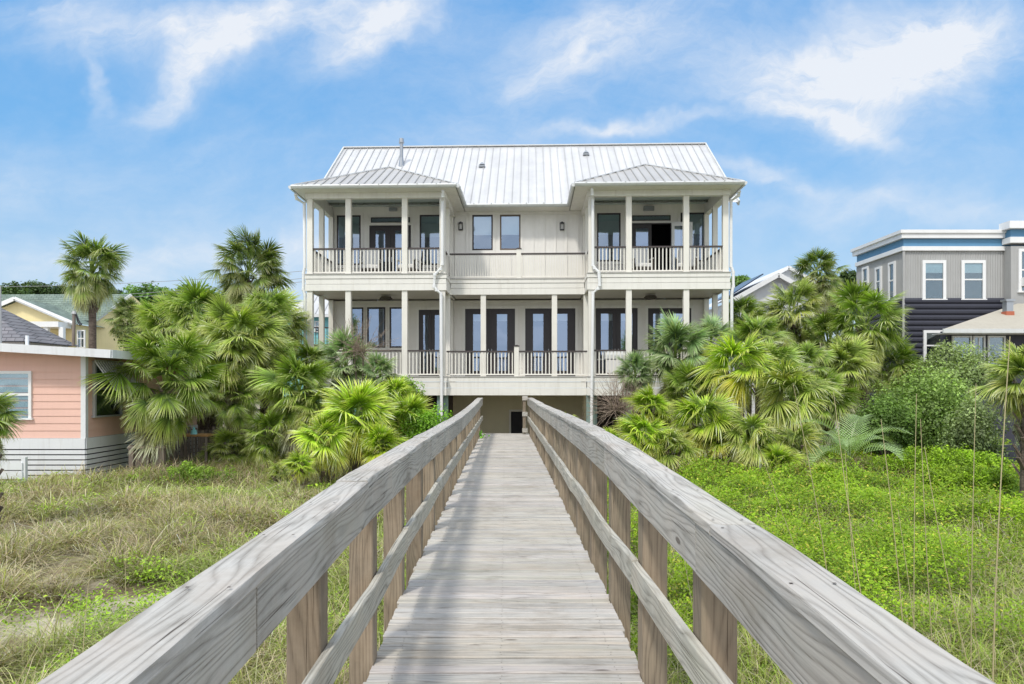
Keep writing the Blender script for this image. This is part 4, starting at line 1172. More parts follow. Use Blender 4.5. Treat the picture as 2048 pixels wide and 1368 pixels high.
for a, b in ((.72, 1.45), (1.5, 1.95), (2.05, 2.7)):
    bwindow(lw, a, b, e-1.5, e-.2, .49, M['whiteold'], double=False, fw=.06, cross=(a == 1.5))
x, y, z = at(2007, 622, LY+2.6); m = MB(); m.box(x-lx-.16, x-lx+.16, 2.2, 2.5, z-.6, z-.05); vb = m.build('roof_vent', M['redbrick'], lw)
m = MB(); m.box(x-lx-.13, x-lx+.13, 2.22, 2.48, z-.049, z+.35); m.box(x-lx-.18, x-lx+.18, 2.17, 2.53, z+.351, z+.43); m.build('vent_cap', M['steel'], vb)
# --- grey house at the right edge
EY = 31.5; ex = at(2022, 0, EY)[0]
eh = empty('grey_edge_house', (ex, EY, 0), 0, 'grey house with white and blue cornice cut off by the right edge of the view', 'house')
def Ez(py): return at(0, py, EY)[2]
m = MB(); m.box(0, 5, 0, .45, 1.0, Ez(492)); m.build('wall', M['greyw'], eh)
m = MB(); m.box(-.03, 5, -.03, .44, Ez(474), Ez(459)); m.build('blue_band', M['bluew'], eh)
m = MB(); m.box(-.1, 5, -.1, .43, Ez(486), Ez(474.5)); m.box(-.24, 5, -.26, .42, Ez(458.5), Ez(444)); m.build('cornice', M['white'], eh)
wv = bwindow(eh, at(2036, 0, EY)[0]-ex, at(2090, 0, EY)[0]-ex, Ez(582), Ez(498), -.01, M['white'], fw=.12)
m = MB(); m.box(at(2040, 0, EY)[0]-ex, at(2075, 0, EY)[0]-ex, -.35, -.07, Ez(573), Ez(556)); m.build('air_conditioner', M['white'], wv)
# --- dark retaining wall, right
rw = empty('timber_wall', at(2010, 0, 19)[:2]+(0,), 0, 'dark timber retaining wall in the shade of the shrubs at the right', 'wall')
for k in range(5):
    m = MB(); m.bar((-.9, 0, .07+k*.17), (2.4, .2, .07+k*.17), .12, .15, random.uniform(.7, 1.1)); m.build('board', M['logs'], rw)
# --- fences left
ff = empty('slat_fence', at(425, 0, 21.5)[:2]+(0,), 0, 'old brown slat fence in the shade between the palms on the left', 'fence')
m = MB(); x = -1.5; 
while x < 1.6:
    w = random.uniform(.07, .1); h = random.uniform(1.05, 1.2); m.sweep([(x, 0, -.2), (x+random.uniform(-.01, .01), 0, h*.5), (x, 0, h)], [(0, -.012), (w, -.012), (w, .012), (0, .012)], (random.random()*30, random.random()*30), random.uniform(.7, 1.2), 0, 'z'); x += w+.02
m.build('slat_panel', M['fencewood'], ff)
m = MB(); m.sweep([(-1.5, .04, .9), (0, .04, .9), (1.6, .04, .9)], [(0, -.03), (.04, -.03), (.04, .03), (0, .03)], (1, 3), 1, 0, 'x'); m.build('rail', M['fencewood'], ff)
gf = empty('low_timber_gate', at(297, 0, 18.6)[:2]+(0,), 0, 'low weathered timber gate with dark panels at the foot of the left palm', 'gate')
for x in (-.42, -.02, .36):
    m = MB(); m.sweep([(x, 0, -.2), (x, 0, .4), (x, 0, .86)], [(-.06, -.06), (.06, -.06), (.06, .06), (-.06, .06)], (x*9, 3), .9, .002, 'z'); m.build('post', M['fencewood'], gf)
m = MB(); m.sweep([(-.5, -.08, .78), (0, -.08, .78), (.44, -.08, .78)], [(0, 0), (.16, 0), (.16, .05), (0, .05)], (4, 3), 1.3, .002, 'x'); m.build('top_board', M['fencewood'], gf)
m = MB(); m.box(-.36, -.08, .0, .03, 0, .72, .8); m.box(.04, .30, .0, .03, 0, .72, .8); m.build('panel', M['fencewood'], gf)
tb = empty('outdoor_table', at(388, 0, 20.3)[:2]+(0,), 0, 'small orange-brown timber table under the left palms', 'table')
m = MB(); m.box(-.5, .5, -.3, .3, .98, 1.03); m.build('tabletop', M['redbrick'] if False else paint('orange_timber', (.40, .22, .09), rough=.7, dirt=.3), tb)
for sx in (-1, 1):
    for sy in (-1, 1):
        m = MB(); m.box(sx*.44-.03, sx*.44+.03, sy*.24-.03, sy*.24+.03, -.2, .979); m.build('leg', M['fencewood'], tb)
x, y, _ = at(388, 0, 20.3)
m = MB(); m.tube([(0, 0, 0), (0, 0, .12)], .09, 12, r2=.07); m.tube([(0, 0, .12), (0, 0, .2)], .03, 8)
o = m.build('glass_lantern', M['tealw'], None); o.location = (x+.02, y-.05, 1.03); tag(o, 'small turquoise lantern on the timber table under the palms', 'lantern')
# --- power lines
def wire(pts, lab):
    m = MB(); P0, P1 = Vector(at(*pts[0])), Vector(at(*pts[1])); L = []
    for i in range(25):
        t = i/24; p = P0.lerp(P1, t); p.z -= 4*t*(1-t)*pts[2]; L.append(p)
    m.tube(L, .018, 5); o = m.build('power_line', M['steel'], None); tag(o, lab, 'power line', 'power lines behind the houses')
wire(((-150, 572, 62), (700, 533, 50), .5), 'thin power line crossing the sky left of the house, uppermost of the three')
wire(((-150, 598, 62), (700, 545, 50), .6), 'thin power line in front of the far trees, middle of the three')
wire(((-150, 604, 62), (700, 552, 50), .6), 'thin power line in front of the far trees, lowest of the three')

# ------------------------------------------------------------------ palms
def unit(v): return v/np.linalg.norm(v)
class NP:
    def __init__(s): s.V = []; s.Q = []; s.C = []; s.n = 0
    def add(s, V, Q, C):
        s.V.append(V); s.Q.append(Q+s.n); s.C.append(C); s.n += len(V)
    def build(s, name, mat, parent=None, smooth=False):
        return np_object(name, np.concatenate(s.V), np.concatenate(s.Q), np.concatenate(s.C), mat, parent, smooth)

PAL = dict(
    deep=dict(base=(.04, .08, .015), mid=(.20, .265, .05), tip=(.50, .43, .24), old=(.42, .35, .12)),
    sabal=dict(base=(.08, .16, .025), mid=(.28, .365, .055), tip=(.58, .52, .26), old=(.46, .42, .09)),
    olive=dict(base=(.10, .17, .03), mid=(.35, .40, .075), tip=(.66, .56, .30), old=(.58, .46, .11)),
    yellow=dict(base=(.10, .22, .018), mid=(.45, .55, .05), tip=(.74, .60, .25), old=(.70, .52, .06)),
    blue=dict(base=(.09, .16, .07), mid=(.34, .44, .22), tip=(.50, .50, .32), old=(.26, .27, .11)),
)
def fan_leaf(acc, rng, org, az, el, pet, L, pal, age=0.0, droop=.35, spread=115, dead=False, S=56, roll=0.0):
    ca, sa = math.cos(az), math.sin(az)
    hdir = np.array([ca, sa, 0.0]); up = np.array([0, 0, 1.0]); side = np.array([-sa, ca, 0.0])
    d0 = hdir*math.cos(el)+up*math.sin(el)
    # petiole bends down with age
    bend = .25+.35*age
    el1 = el-bend
    d1 = hdir*math.cos(el1)+up*math.sin(el1)
    hast = org+d0*pet*.55+d1*pet*.45
    # petiole as thin strip
    pc_ = np.array([.20, .24, .07]) if not dead else np.array([.30, .23, .15])
    pts = [org, org+d0*pet*.55, hast]
    w = .018
    V = []; 
    for i, p in enumerate(pts):
        V += [p-side*w, p+side*w]
    acc.add(np.array(V), np.array([[0, 1, 3, 2], [2, 3, 5, 4]]), np.tile(pc_, (6, 1)))
    el2 = el1-(.25+.3*age)
    f = hdir*math.cos(el2)+up*math.sin(el2)
    n = -hdir*math.sin(el2)+up*math.cos(el2)
    if roll:
        c, s_ = math.cos(roll), math.sin(roll); side, n = side*c+n*s_, n*c-side*s_
    th = np.linspace(-R(spread), R(spread), S)+rng.normal(0, .012, S)
    dth = 2*R(spread)/S
    r = np.array([.04, .30, .50, .72, .90, 1.0])
    LL = L*(1-.28*(np.abs(th)/R(spread))**2)*(1+rng.normal(0, .05, S))
    fold = .28+.25*age if not dead else .7
    d = f[None]*np.cos(th)[:, None]+side[None]*np.sin(th)[:, None]-n[None]*(fold*np.abs(np.sin(th))**1.3)[:, None]+n[None]*(.10*np.cos(th))[:, None]
    d += rng.normal(0, .03, d.shape)
    d /= np.linalg.norm(d, axis=1)[:, None]
    tang = -f[None]*np.sin(th)[:, None]+side[None]*np.cos(th)[:, None]
    cen = hast[None, None]+d[:, None]*(LL[:, None]*r[None])[:, :, None]
    g = droop*(.6+.8*rng.random(S))
    # sharply broken tips
    g = np.where(rng.random(S) < .25, g*2.2, g)
    cen[:, :, 2] -= g[:, None]*L*(r[None]**3.2)*.55
    wr = np.minimum(LL[:, None]*r[None]*dth*.72, (LL*.47*dth*.72)[:, None]*np.ones(6)[None])
    tap = np.array([1, 1, 1.0, .72, .36, .05])
    wid = wr*tap[None]
    hgt = wid*.55
    pat = n[None, None]*hgt[:, :, None]
    Lf = cen-tang[:, None]*wid[:, :, None]; Rt = cen+tang[:, None]*wid[:, :, None]; Md = cen+pat*np.where(np.arange(S) % 1 == 0, 1, 1)[:, None, None]
    V = np.stack([Lf, Md, Rt], 2).reshape(-1, 3)   # S,6,3 verts
    s_i = np.arange(S)[:, None, None]; l_i = np.arange(5)[None, :, None]; k_i = np.arange(2)[None, None, :]
    b = s_i*18+l_i*3+k_i
    Q = np.stack([b, b+1, b+4, b+3], -1).reshape(-1, 4)
    P_ = PAL[pal]
    base, midc, tip, old = (np.array(P_[k]) for k in ('base', 'mid', 'tip', 'old'))
    if dead:
        base = np.array([.22, .16, .10]); midc = np.array([.33, .26, .18]); tip = np.array([.52, .47, .41]); old = midc
    t = r
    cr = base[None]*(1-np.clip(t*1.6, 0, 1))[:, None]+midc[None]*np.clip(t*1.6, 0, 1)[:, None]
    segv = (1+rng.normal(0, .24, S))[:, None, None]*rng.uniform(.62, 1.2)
    C = cr[None]*segv
    yl = np.clip(age*1.1-.35+rng.normal(0, .18, S), 0, 1)[:, None, None]*np.clip(t*1.3, .1, 1)[None, :, None]
    C = C*(1-yl)+old[None, None]*yl
    tipm = np.clip((t-.55)/.4, 0, 1)[None, :, None]*np.clip(.45+.7*age+rng.normal(0, .3, S), 0, 1)[:, None, None]
    C = C*(1-tipm)+tip[None, None]*tipm
    # a few bleached segments
    wt = (rng.random(S) < .09*(1+age*2))[:, None, None]*np.clip((t-.45)/.4, 0, 1)[None, :, None]
    C = C*(1-wt)+np.array([.66, .60, .50])[None, None]*wt
    C = C*np.array([.45, .75, 1, 1, 1, 1])[None, :, None]  # crown shade painted in: each fan darkens toward its hub
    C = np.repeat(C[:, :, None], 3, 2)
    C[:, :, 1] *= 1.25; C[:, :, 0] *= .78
    acc.add(V, Q, np.clip(C.reshape(-1, 3), .01, .9))

def crown_mesh(seed, n, pal, elmin, elmax, pet=.85, L=.85, droop=.35, dead=0, S=56, agek=1.0):
    rng = np.random.default_rng(seed); acc = NP(); dd = NP()
    for i in range(n):
        t = (i+.5)/n
        az = i*2.39996+rng.normal(0, .15)
        el = R(elmax-(elmax-elmin)*t**.85)+rng.normal(0, .20)
        age = np.clip(t**1.6*agek+rng.normal(0, .10)+(.5 if rng.random() < .08 else 0), 0, 1)
        sc = .72+.28*math.sin(math.pi*min(1, t*1.3+.25))
        o = np.array([rng.normal(0, .04), rng.normal(0, .04), .25*(1-t)-.12*t])
        fan_leaf(acc, rng, o, az, el, pet*(.6+.55*rng.random())*sc, L*(.62+.55*rng.random())*sc, pal, age, droop*(.7+.9*age), S=S, roll=rng.normal(0, .45))
    for i in range(dead):
        az = i*2.39996+rng.normal(0, .3); el = R(-35-40*rng.random())
        fan_leaf(dd, rng, np.array([0, 0, -.25-.25*rng.random()]), az, el, pet*.55, L*(.6+.3*rng.random()), pal, 1.0, .5, spread=75, dead=True, S=30, roll=rng.normal(0, .5))
    return acc, dd
def variant(name, *a, **k):
    acc, dd = crown_mesh(*a, **k)
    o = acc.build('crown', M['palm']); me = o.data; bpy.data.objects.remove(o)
    md = None
    if dd.n:
        o = dd.build('dead_fronds', M['palm']); md = o.data; bpy.data.objects.remove(o)
    return me, md
VAR = {
    'tall': variant('tall', 11, 74, 'deep', -48, 88, pet=.95, L=.72, droop=.34, dead=34),
    'tall2': variant('tall2', 12, 80, 'deep', -45, 88, pet=.95, L=.70, droop=.32, dead=30),
    'mid': variant('mid', 13, 70, 'sabal', -50, 88, pet=.95, L=.74, droop=.28, dead=32),
    'mid2': variant('mid2', 14, 62, 'olive', -42, 85, pet=.9, L=.78, droop=.28, dead=24),
    'mid3': variant('mid3', 15, 54, 'sabal', -35, 85, pet=.85, L=.82, droop=.28, dead=16),
    'blue': variant('blue', 16, 36, 'blue', 0, 88, pet=.8, L=.85, droop=.2, dead=4),
    'yel': variant('yel', 17, 40, 'yellow', 0, 86, pet=.7, L=.95, droop=.28, dead=2, agek=.9),
    'yel2': variant('yel2', 18, 34, 'yellow', -25, 82, pet=.7, L=1.0, droop=.35, dead=5, agek=1.1),
    'yel3': variant('yel3', 19, 32, 'olive', -25, 80, pet=.7, L=1.05, droop=.35, dead=6, agek=1.1),
}
def palm(px, py, Rpx, Y, var, label, kind='palm_tree', lean=0.0, trunk=True, rz=None, boots=True):
    x, y, z = at(px, py, Y); g = gz1(x, y)-.05
    sc = Rpx*Y/F/1.62
    cz = z-.15*sc
    e = empty(kind, (x-lean, y, g), 0, label, 'palm tree' if kind == 'palm_tree' else 'palmetto', 'cabbage palms around the houses' if kind == 'palm_tree' else 'low palmettos around the boardwalk')
    me, md = VAR[var]
    rz = random.uniform(0, 6.28) if rz is None else rz
    for nm, d in (('crown', me), ('dead_fronds', md)):
        if d is None: continue
        o = bpy.data.objects.new(nm, d); COL.objects.link(o); o.parent = e
        o.location = (lean, 0, cz-g); o.rotation_euler = (random.uniform(-.22, .22), random.uniform(-.22, .22), rz); o.scale = (sc, sc, sc*random.uniform(.88, 1.08))
    m = MB(); h = cz-g; rt = .16 if kind == 'palm_tree' else .10
    if h > .3:
        n = max(4, int(h/.35)); pts = [(lean*(i/n)**1.6, 0, h*i/n) for i in range(n+1)]
        m.tube(pts, rt*1.1, 12, r2=rt*.9)
        # leaf-base boots
        if boots:
            hb = min(h, 1.6 if kind == 'palm_tree' else .8); rng = random.Random(int(px))
            k = 0; zz = h-hb
            while zz < h:
                a = k*2.4; lx = lean*(zz/h)**1.6; r0 = rt*.9
                p0 = Vector((lx+math.cos(a)*r0, math.sin(a)*r0, zz)); p1 = p0+Vector((math.cos(a)*.13, math.sin(a)*.13, .22))
                m.bar(p0, p1, .08, .03, rng.uniform(.8, 1.6), up=(math.cos(a), math.sin(a), 0)); k += 1; zz += .045
        m.build('trunk', M['trunk'], e)
    return e
PT, PM = 'palm_tree', 'palmetto'
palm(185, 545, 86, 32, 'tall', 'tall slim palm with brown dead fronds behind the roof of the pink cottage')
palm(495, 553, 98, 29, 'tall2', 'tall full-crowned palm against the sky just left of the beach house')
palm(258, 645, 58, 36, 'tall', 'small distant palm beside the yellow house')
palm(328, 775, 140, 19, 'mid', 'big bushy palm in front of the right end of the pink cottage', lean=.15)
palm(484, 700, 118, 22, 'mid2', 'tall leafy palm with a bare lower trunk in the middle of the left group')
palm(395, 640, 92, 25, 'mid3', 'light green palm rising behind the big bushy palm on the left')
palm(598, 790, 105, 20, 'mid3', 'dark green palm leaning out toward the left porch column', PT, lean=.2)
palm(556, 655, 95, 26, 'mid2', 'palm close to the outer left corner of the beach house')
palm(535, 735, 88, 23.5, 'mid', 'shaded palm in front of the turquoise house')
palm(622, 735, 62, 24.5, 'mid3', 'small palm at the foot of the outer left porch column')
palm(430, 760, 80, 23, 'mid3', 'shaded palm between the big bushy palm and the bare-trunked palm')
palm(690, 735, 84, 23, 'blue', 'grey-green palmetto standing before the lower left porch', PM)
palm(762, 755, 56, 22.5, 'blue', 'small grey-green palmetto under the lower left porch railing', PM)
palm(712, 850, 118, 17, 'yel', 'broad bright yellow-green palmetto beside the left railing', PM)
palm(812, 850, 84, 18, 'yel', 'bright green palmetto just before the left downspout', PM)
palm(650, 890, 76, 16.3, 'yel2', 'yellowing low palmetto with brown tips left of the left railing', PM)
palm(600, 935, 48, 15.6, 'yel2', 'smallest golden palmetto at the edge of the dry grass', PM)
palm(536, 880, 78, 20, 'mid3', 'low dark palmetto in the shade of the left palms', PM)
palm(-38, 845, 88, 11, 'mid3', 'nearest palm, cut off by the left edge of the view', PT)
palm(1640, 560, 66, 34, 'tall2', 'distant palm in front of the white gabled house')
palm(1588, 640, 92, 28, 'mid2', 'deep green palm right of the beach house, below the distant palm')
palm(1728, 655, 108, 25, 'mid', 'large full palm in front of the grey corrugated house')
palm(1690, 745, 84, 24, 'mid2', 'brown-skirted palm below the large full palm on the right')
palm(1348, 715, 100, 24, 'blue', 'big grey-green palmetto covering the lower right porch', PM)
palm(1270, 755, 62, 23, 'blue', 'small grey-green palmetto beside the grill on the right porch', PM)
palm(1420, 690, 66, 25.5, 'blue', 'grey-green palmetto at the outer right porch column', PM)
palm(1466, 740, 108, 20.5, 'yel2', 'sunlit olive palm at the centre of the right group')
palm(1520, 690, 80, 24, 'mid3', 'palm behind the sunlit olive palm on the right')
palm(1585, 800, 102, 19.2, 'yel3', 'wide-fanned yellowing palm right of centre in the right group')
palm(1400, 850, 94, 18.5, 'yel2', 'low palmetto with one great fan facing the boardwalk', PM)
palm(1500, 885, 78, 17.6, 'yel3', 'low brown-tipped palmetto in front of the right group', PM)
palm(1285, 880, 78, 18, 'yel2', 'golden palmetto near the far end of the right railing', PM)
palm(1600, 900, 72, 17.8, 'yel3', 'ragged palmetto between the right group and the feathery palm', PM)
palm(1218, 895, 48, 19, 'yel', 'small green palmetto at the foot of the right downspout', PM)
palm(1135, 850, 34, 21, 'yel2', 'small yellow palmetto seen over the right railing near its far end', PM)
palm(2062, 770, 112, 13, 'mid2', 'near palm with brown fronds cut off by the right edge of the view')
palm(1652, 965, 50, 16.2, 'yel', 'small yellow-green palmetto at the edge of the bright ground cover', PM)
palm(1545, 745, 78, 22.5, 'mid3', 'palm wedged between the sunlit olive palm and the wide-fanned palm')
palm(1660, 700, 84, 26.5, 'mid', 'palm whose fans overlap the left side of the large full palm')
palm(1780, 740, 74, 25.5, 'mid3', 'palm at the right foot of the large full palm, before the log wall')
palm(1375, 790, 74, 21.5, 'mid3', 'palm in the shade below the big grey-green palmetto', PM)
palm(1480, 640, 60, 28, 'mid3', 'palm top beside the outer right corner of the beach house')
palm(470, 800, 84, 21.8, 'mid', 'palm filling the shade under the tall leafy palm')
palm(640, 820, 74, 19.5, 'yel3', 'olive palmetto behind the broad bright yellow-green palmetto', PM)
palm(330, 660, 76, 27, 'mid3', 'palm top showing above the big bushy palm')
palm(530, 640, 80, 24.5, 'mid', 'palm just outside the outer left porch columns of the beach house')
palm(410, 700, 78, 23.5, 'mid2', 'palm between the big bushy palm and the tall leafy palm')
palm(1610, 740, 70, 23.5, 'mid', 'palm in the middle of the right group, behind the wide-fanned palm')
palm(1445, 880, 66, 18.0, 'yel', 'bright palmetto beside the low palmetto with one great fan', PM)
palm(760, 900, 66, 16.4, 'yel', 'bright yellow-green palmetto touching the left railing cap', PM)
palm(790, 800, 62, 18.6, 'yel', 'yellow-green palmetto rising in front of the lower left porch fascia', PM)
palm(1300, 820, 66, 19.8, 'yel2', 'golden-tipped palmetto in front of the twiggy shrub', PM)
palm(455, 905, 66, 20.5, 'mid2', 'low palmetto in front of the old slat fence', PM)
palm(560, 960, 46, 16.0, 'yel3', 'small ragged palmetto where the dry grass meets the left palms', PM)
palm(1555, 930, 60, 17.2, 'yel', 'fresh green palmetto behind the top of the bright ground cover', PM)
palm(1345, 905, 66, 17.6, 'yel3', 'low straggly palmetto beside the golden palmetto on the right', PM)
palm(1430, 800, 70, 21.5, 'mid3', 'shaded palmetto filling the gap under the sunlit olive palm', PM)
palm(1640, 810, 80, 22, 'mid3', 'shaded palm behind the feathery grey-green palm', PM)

# feathery palm
def feather(px, py, Y, label):
    x, y, z = at(px, py, Y); g = gz1(x, y)
    e = empty('feather_palm', (x, y, g), 0, label, 'palm tree')
    rng = np.random.default_rng(5); acc = NP()
    for i in range(12):
        az = i*2.39996+.9; t = i/12; el = R(86-50*t); Lr = 1.9*(.8+.3*rng.random())
        h = np.array([math.cos(az), math.sin(az), 0]); side = np.array([-math.sin(az), math.cos(az), 0])
        s = np.linspace(0, 1, 30); e_ = el-s*1.7
        P_ = np.cumsum(np.stack([h[0]*np.cos(e_), h[1]*np.cos(e_), np.sin(e_)], 1)*(Lr/30), 0)+np.array([0, 0, z-g])
        D = np.gradient(P_, axis=0); D /= np.linalg.norm(D, axis=1)[:, None]
        Nn = np.cross(side[None], D); 
        for q in range(29):
            acc.add(np.array([P_[q]-side*.012, P_[q]+side*.012, P_[q+1]+side*.012, P_[q+1]-side*.012]), np.array([[0, 1, 2, 3]]), np.tile([.25, .28, .16], (4, 1)))
        for q in range(5, 30):
            for sg in (-1, 1):
                ll = .52*math.sin(math.pi*min(1, .25+.72*s[q]))*(.9+.2*rng.random())
                d = side*sg*.80+D[q]*.55+Nn[q]*-.35; d /= np.linalg.norm(d); d[2] -= .0
                w = D[q]*.012
                p0 = P_[q]; p1 = p0+d*ll*.55; p2 = p0+d*ll; p2 = p2-np.array([0, 0, .10*ll])
                c = np.array([.40, .48, .26])*(.85+.35*rng.random())
                acc.add(np.array([p0-w, p0+w, p1+w, p1-w, p2+w*.1, p2-w*.1]), np.array([[0, 1, 2, 3], [3, 2, 4, 5]]), np.tile(c, (6, 1)))
    acc.build('crown', M['palm'], e)
    m = MB(); m.tube([(0, 0, -.1), (0, 0, z-g)], .09, 10, r2=.07, tint=.45); m.build('trunk', M['trunk'], e)
feather(1700, 925, 17.8, 'feathery grey-green palm with arching fronds beside the round shrub')

# ------------------------------------------------------------------ shrubs and broadleaf trees
def leaves(acc, rng, P_, N_, size, col, cv=.25):
    n = len(P_)
    a = rng.normal(size=(n, 3)); t = np.cross(N_, a); t /= np.linalg.norm(t, axis=1)[:, None]+1e-9
    b = np.cross(N_, t)
    s = size*(.6+.8*rng.random(n))[:, None]
    V = np.stack([P_-t*s, P_+b*s*.5+N_*s*.12, P_+t*s, P_-b*s*.5+N_*s*.12], 1).reshape(-1, 3)
    Q = np.arange(4*n).reshape(-1, 4)
    C = np.repeat(col*(1+rng.normal(0, cv, n))[:, None], 4, 0)
    acc.add(V, Q, np.clip(C, .005, .9))
def blobshrub(name, px, py, rx, ry, Y, label, cat, col, hi, nleaf=9000, leaf=.045, seed=1, group=None, lumps=26, trunk=True, depth=None, tz=None):
    x, y, z = at(px, py, Y); g = gz1(x, y)-.05
    a, b, c = rx*Y/F, (depth or rx*.8)*Y/F, ry*Y/F
    rng = np.random.default_rng(seed); acc = NP()
    e = empty(name, (x, y, g), 0, label, cat, group)
    L = rng.normal(size=(lumps, 3)); L /= np.linalg.norm(L, axis=1)[:, None]
    L = L*(.35+.5*rng.random(lumps)[:, None])*np.array([a, b, c])
    lr = (.28+.25*rng.random(lumps))*min(a, c, b)*1.25
    lump_c = .55+.8*rng.random(lumps)
    k = rng.integers(0, lumps, nleaf)
    d = rng.normal(size=(nleaf, 3)); d /= np.linalg.norm(d, axis=1)[:, None]
    rad = lr[k]*(.72+.36*rng.random(nleaf)+.10*rng.normal(size=nleaf))
    P_ = L[k]+d*rad[:, None]
    P_[:, 2] = np.maximum(P_[:, 2], -(z-g)+.03) if tz is None else P_[:, 2]
    Nn = d+rng.normal(0, .55, d.shape)+np.array([0, 0, .5]); Nn /= np.linalg.norm(Nn, axis=1)[:, None]
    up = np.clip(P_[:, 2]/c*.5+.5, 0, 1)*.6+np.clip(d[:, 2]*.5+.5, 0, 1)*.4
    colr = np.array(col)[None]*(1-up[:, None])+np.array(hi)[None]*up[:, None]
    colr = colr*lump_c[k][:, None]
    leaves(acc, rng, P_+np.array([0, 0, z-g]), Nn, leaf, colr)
    acc.build('foliage' if name != 'broadleaf_tree' else 'crown', M['leaf'], e)
    m = MB(); rr = random.Random(seed)
    if trunk:
        for j in range(7):
            q = L[rr.randrange(lumps)]
            m.tube([(0, 0, 0), (q[0]*.3, q[1]*.3, (z-g)*.55), (q[0], q[1], z-g+q[2]*.9)], .05*max(1, a), 6, r2=.012*max(1, a))
        m.build('stem' if name != 'broadleaf_tree' else 'trunk', M['trunk'], e)
    return e
G1, G2 = (.05, .10, .03), (.20, .30, .12)
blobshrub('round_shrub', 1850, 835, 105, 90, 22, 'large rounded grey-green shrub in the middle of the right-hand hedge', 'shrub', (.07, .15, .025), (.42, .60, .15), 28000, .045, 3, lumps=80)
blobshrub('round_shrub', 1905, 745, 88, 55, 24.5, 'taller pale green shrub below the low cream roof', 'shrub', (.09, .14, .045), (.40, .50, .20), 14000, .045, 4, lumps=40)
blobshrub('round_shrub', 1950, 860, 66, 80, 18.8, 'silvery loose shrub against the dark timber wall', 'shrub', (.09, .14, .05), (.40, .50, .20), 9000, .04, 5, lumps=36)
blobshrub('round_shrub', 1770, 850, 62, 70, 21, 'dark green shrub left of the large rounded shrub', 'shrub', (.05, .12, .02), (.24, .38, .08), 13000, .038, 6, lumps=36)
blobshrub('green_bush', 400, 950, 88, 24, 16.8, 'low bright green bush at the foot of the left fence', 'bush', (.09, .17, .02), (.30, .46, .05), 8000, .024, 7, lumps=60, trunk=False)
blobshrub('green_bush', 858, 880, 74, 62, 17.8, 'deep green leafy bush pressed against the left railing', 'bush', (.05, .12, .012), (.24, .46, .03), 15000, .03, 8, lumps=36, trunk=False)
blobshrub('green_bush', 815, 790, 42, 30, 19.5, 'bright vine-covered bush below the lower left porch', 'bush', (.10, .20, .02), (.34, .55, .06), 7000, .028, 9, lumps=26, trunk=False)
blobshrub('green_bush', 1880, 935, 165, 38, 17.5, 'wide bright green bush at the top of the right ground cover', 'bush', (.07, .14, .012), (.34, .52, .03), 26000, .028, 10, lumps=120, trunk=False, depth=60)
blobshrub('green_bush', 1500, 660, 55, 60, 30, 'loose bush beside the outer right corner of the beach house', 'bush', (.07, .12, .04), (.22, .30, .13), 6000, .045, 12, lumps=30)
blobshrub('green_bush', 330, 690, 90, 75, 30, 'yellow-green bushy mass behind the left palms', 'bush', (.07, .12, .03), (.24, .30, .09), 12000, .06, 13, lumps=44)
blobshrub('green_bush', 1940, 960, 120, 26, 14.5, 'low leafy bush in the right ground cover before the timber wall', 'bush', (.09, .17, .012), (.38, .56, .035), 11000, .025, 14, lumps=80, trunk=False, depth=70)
TG = 'broadleaf trees on the skyline'
for i, (px, py, rx, ry, Y, lab) in enumerate((
    (18, 590, 42, 24, 80, 'dark broadleaf tree at the far left skyline'), (78, 586, 44, 24, 84, 'dark broadleaf tree left of the tall slim palm'),
    (140, 592, 44, 22, 86, 'dark broadleaf tree directly behind the tall slim palm'), (222, 602, 36, 20, 78, 'broadleaf tree right of the tall slim palm'),
    (290, 600, 46, 28, 70, 'light green broadleaf tree above the small distant palm'), (352, 602, 50, 30, 66, 'rounded light green tree between the two tall left palms'),
    (408, 612, 46, 38, 62, 'light green tree touching the tall full-crowned palm'), (470, 640, 60, 40, 58, 'shaded tree below the tall full-crowned palm'), (540, 640, 50, 50, 60, 'tree between the tall full-crowned palm and the turquoise house'),
    (1482, 572, 26, 18, 70, 'small tree showing between the beach house and the white gabled house'), (1698, 575, 32, 36, 48, 'dark tree left of the grey corrugated house'),
    (1660, 610, 60, 40, 46, 'shaded tree behind the distant right palm'))):
    dk_ = i < 4 or i >= 10
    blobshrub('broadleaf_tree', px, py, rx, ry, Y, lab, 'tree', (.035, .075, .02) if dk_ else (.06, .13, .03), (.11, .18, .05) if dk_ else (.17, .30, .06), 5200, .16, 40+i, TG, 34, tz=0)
# bare twiggy shrub
def twigs(px, py, r, Y, lab, seed, n=90):
    x, y, z = at(px, py, Y); g = gz1(x, y); rr = random.Random(seed); rad = r*Y/F
    e = empty('bare_shrub', (x, y, g), 0, lab, 'shrub'); m = MB()
    for j in range(n):
        th, ph = rr.uniform(0, 6.28), rr.uniform(.1, 2.2)
        d = Vector((math.cos(th)*math.sin(ph), math.sin(th)*math.sin(ph), math.cos(ph))); c = Vector((rr.uniform(-.2, .2), rr.uniform(-.1, .1), z-g-.2))
        p = c; pts = [p]
        for k in range(4): p = p+d*rad*.3+Vector([rr.gauss(0, .05) for _ in range(3)]); pts.append(p)
        m.tube(pts, .008, 4, r2=.003, tint=2.2, cap=False)
        for k in (2, 3):
            q = pts[k]+Vector([rr.gauss(0, .12) for _ in range(3)]); m.tube([pts[k], q], .005, 3, r2=.002, tint=2.2, cap=False)
    for j in range(4): m.tube([(0, 0, -.1), (rr.uniform(-.1, .1), 0, (z-g)*.5), (rr.uniform(-.3, .3), rr.uniform(-.1, .1), z-g)], .025, 6, r2=.01)
    m.build('branches', M['trunk'], e)
twigs(1238, 805, 60, 22, 'bare grey twiggy shrub below the right porch railing', 4, 150)
twigs(720, 690, 62, 22.5, 'bare pale twigs standing above the grey-green palmetto', 5, 70)

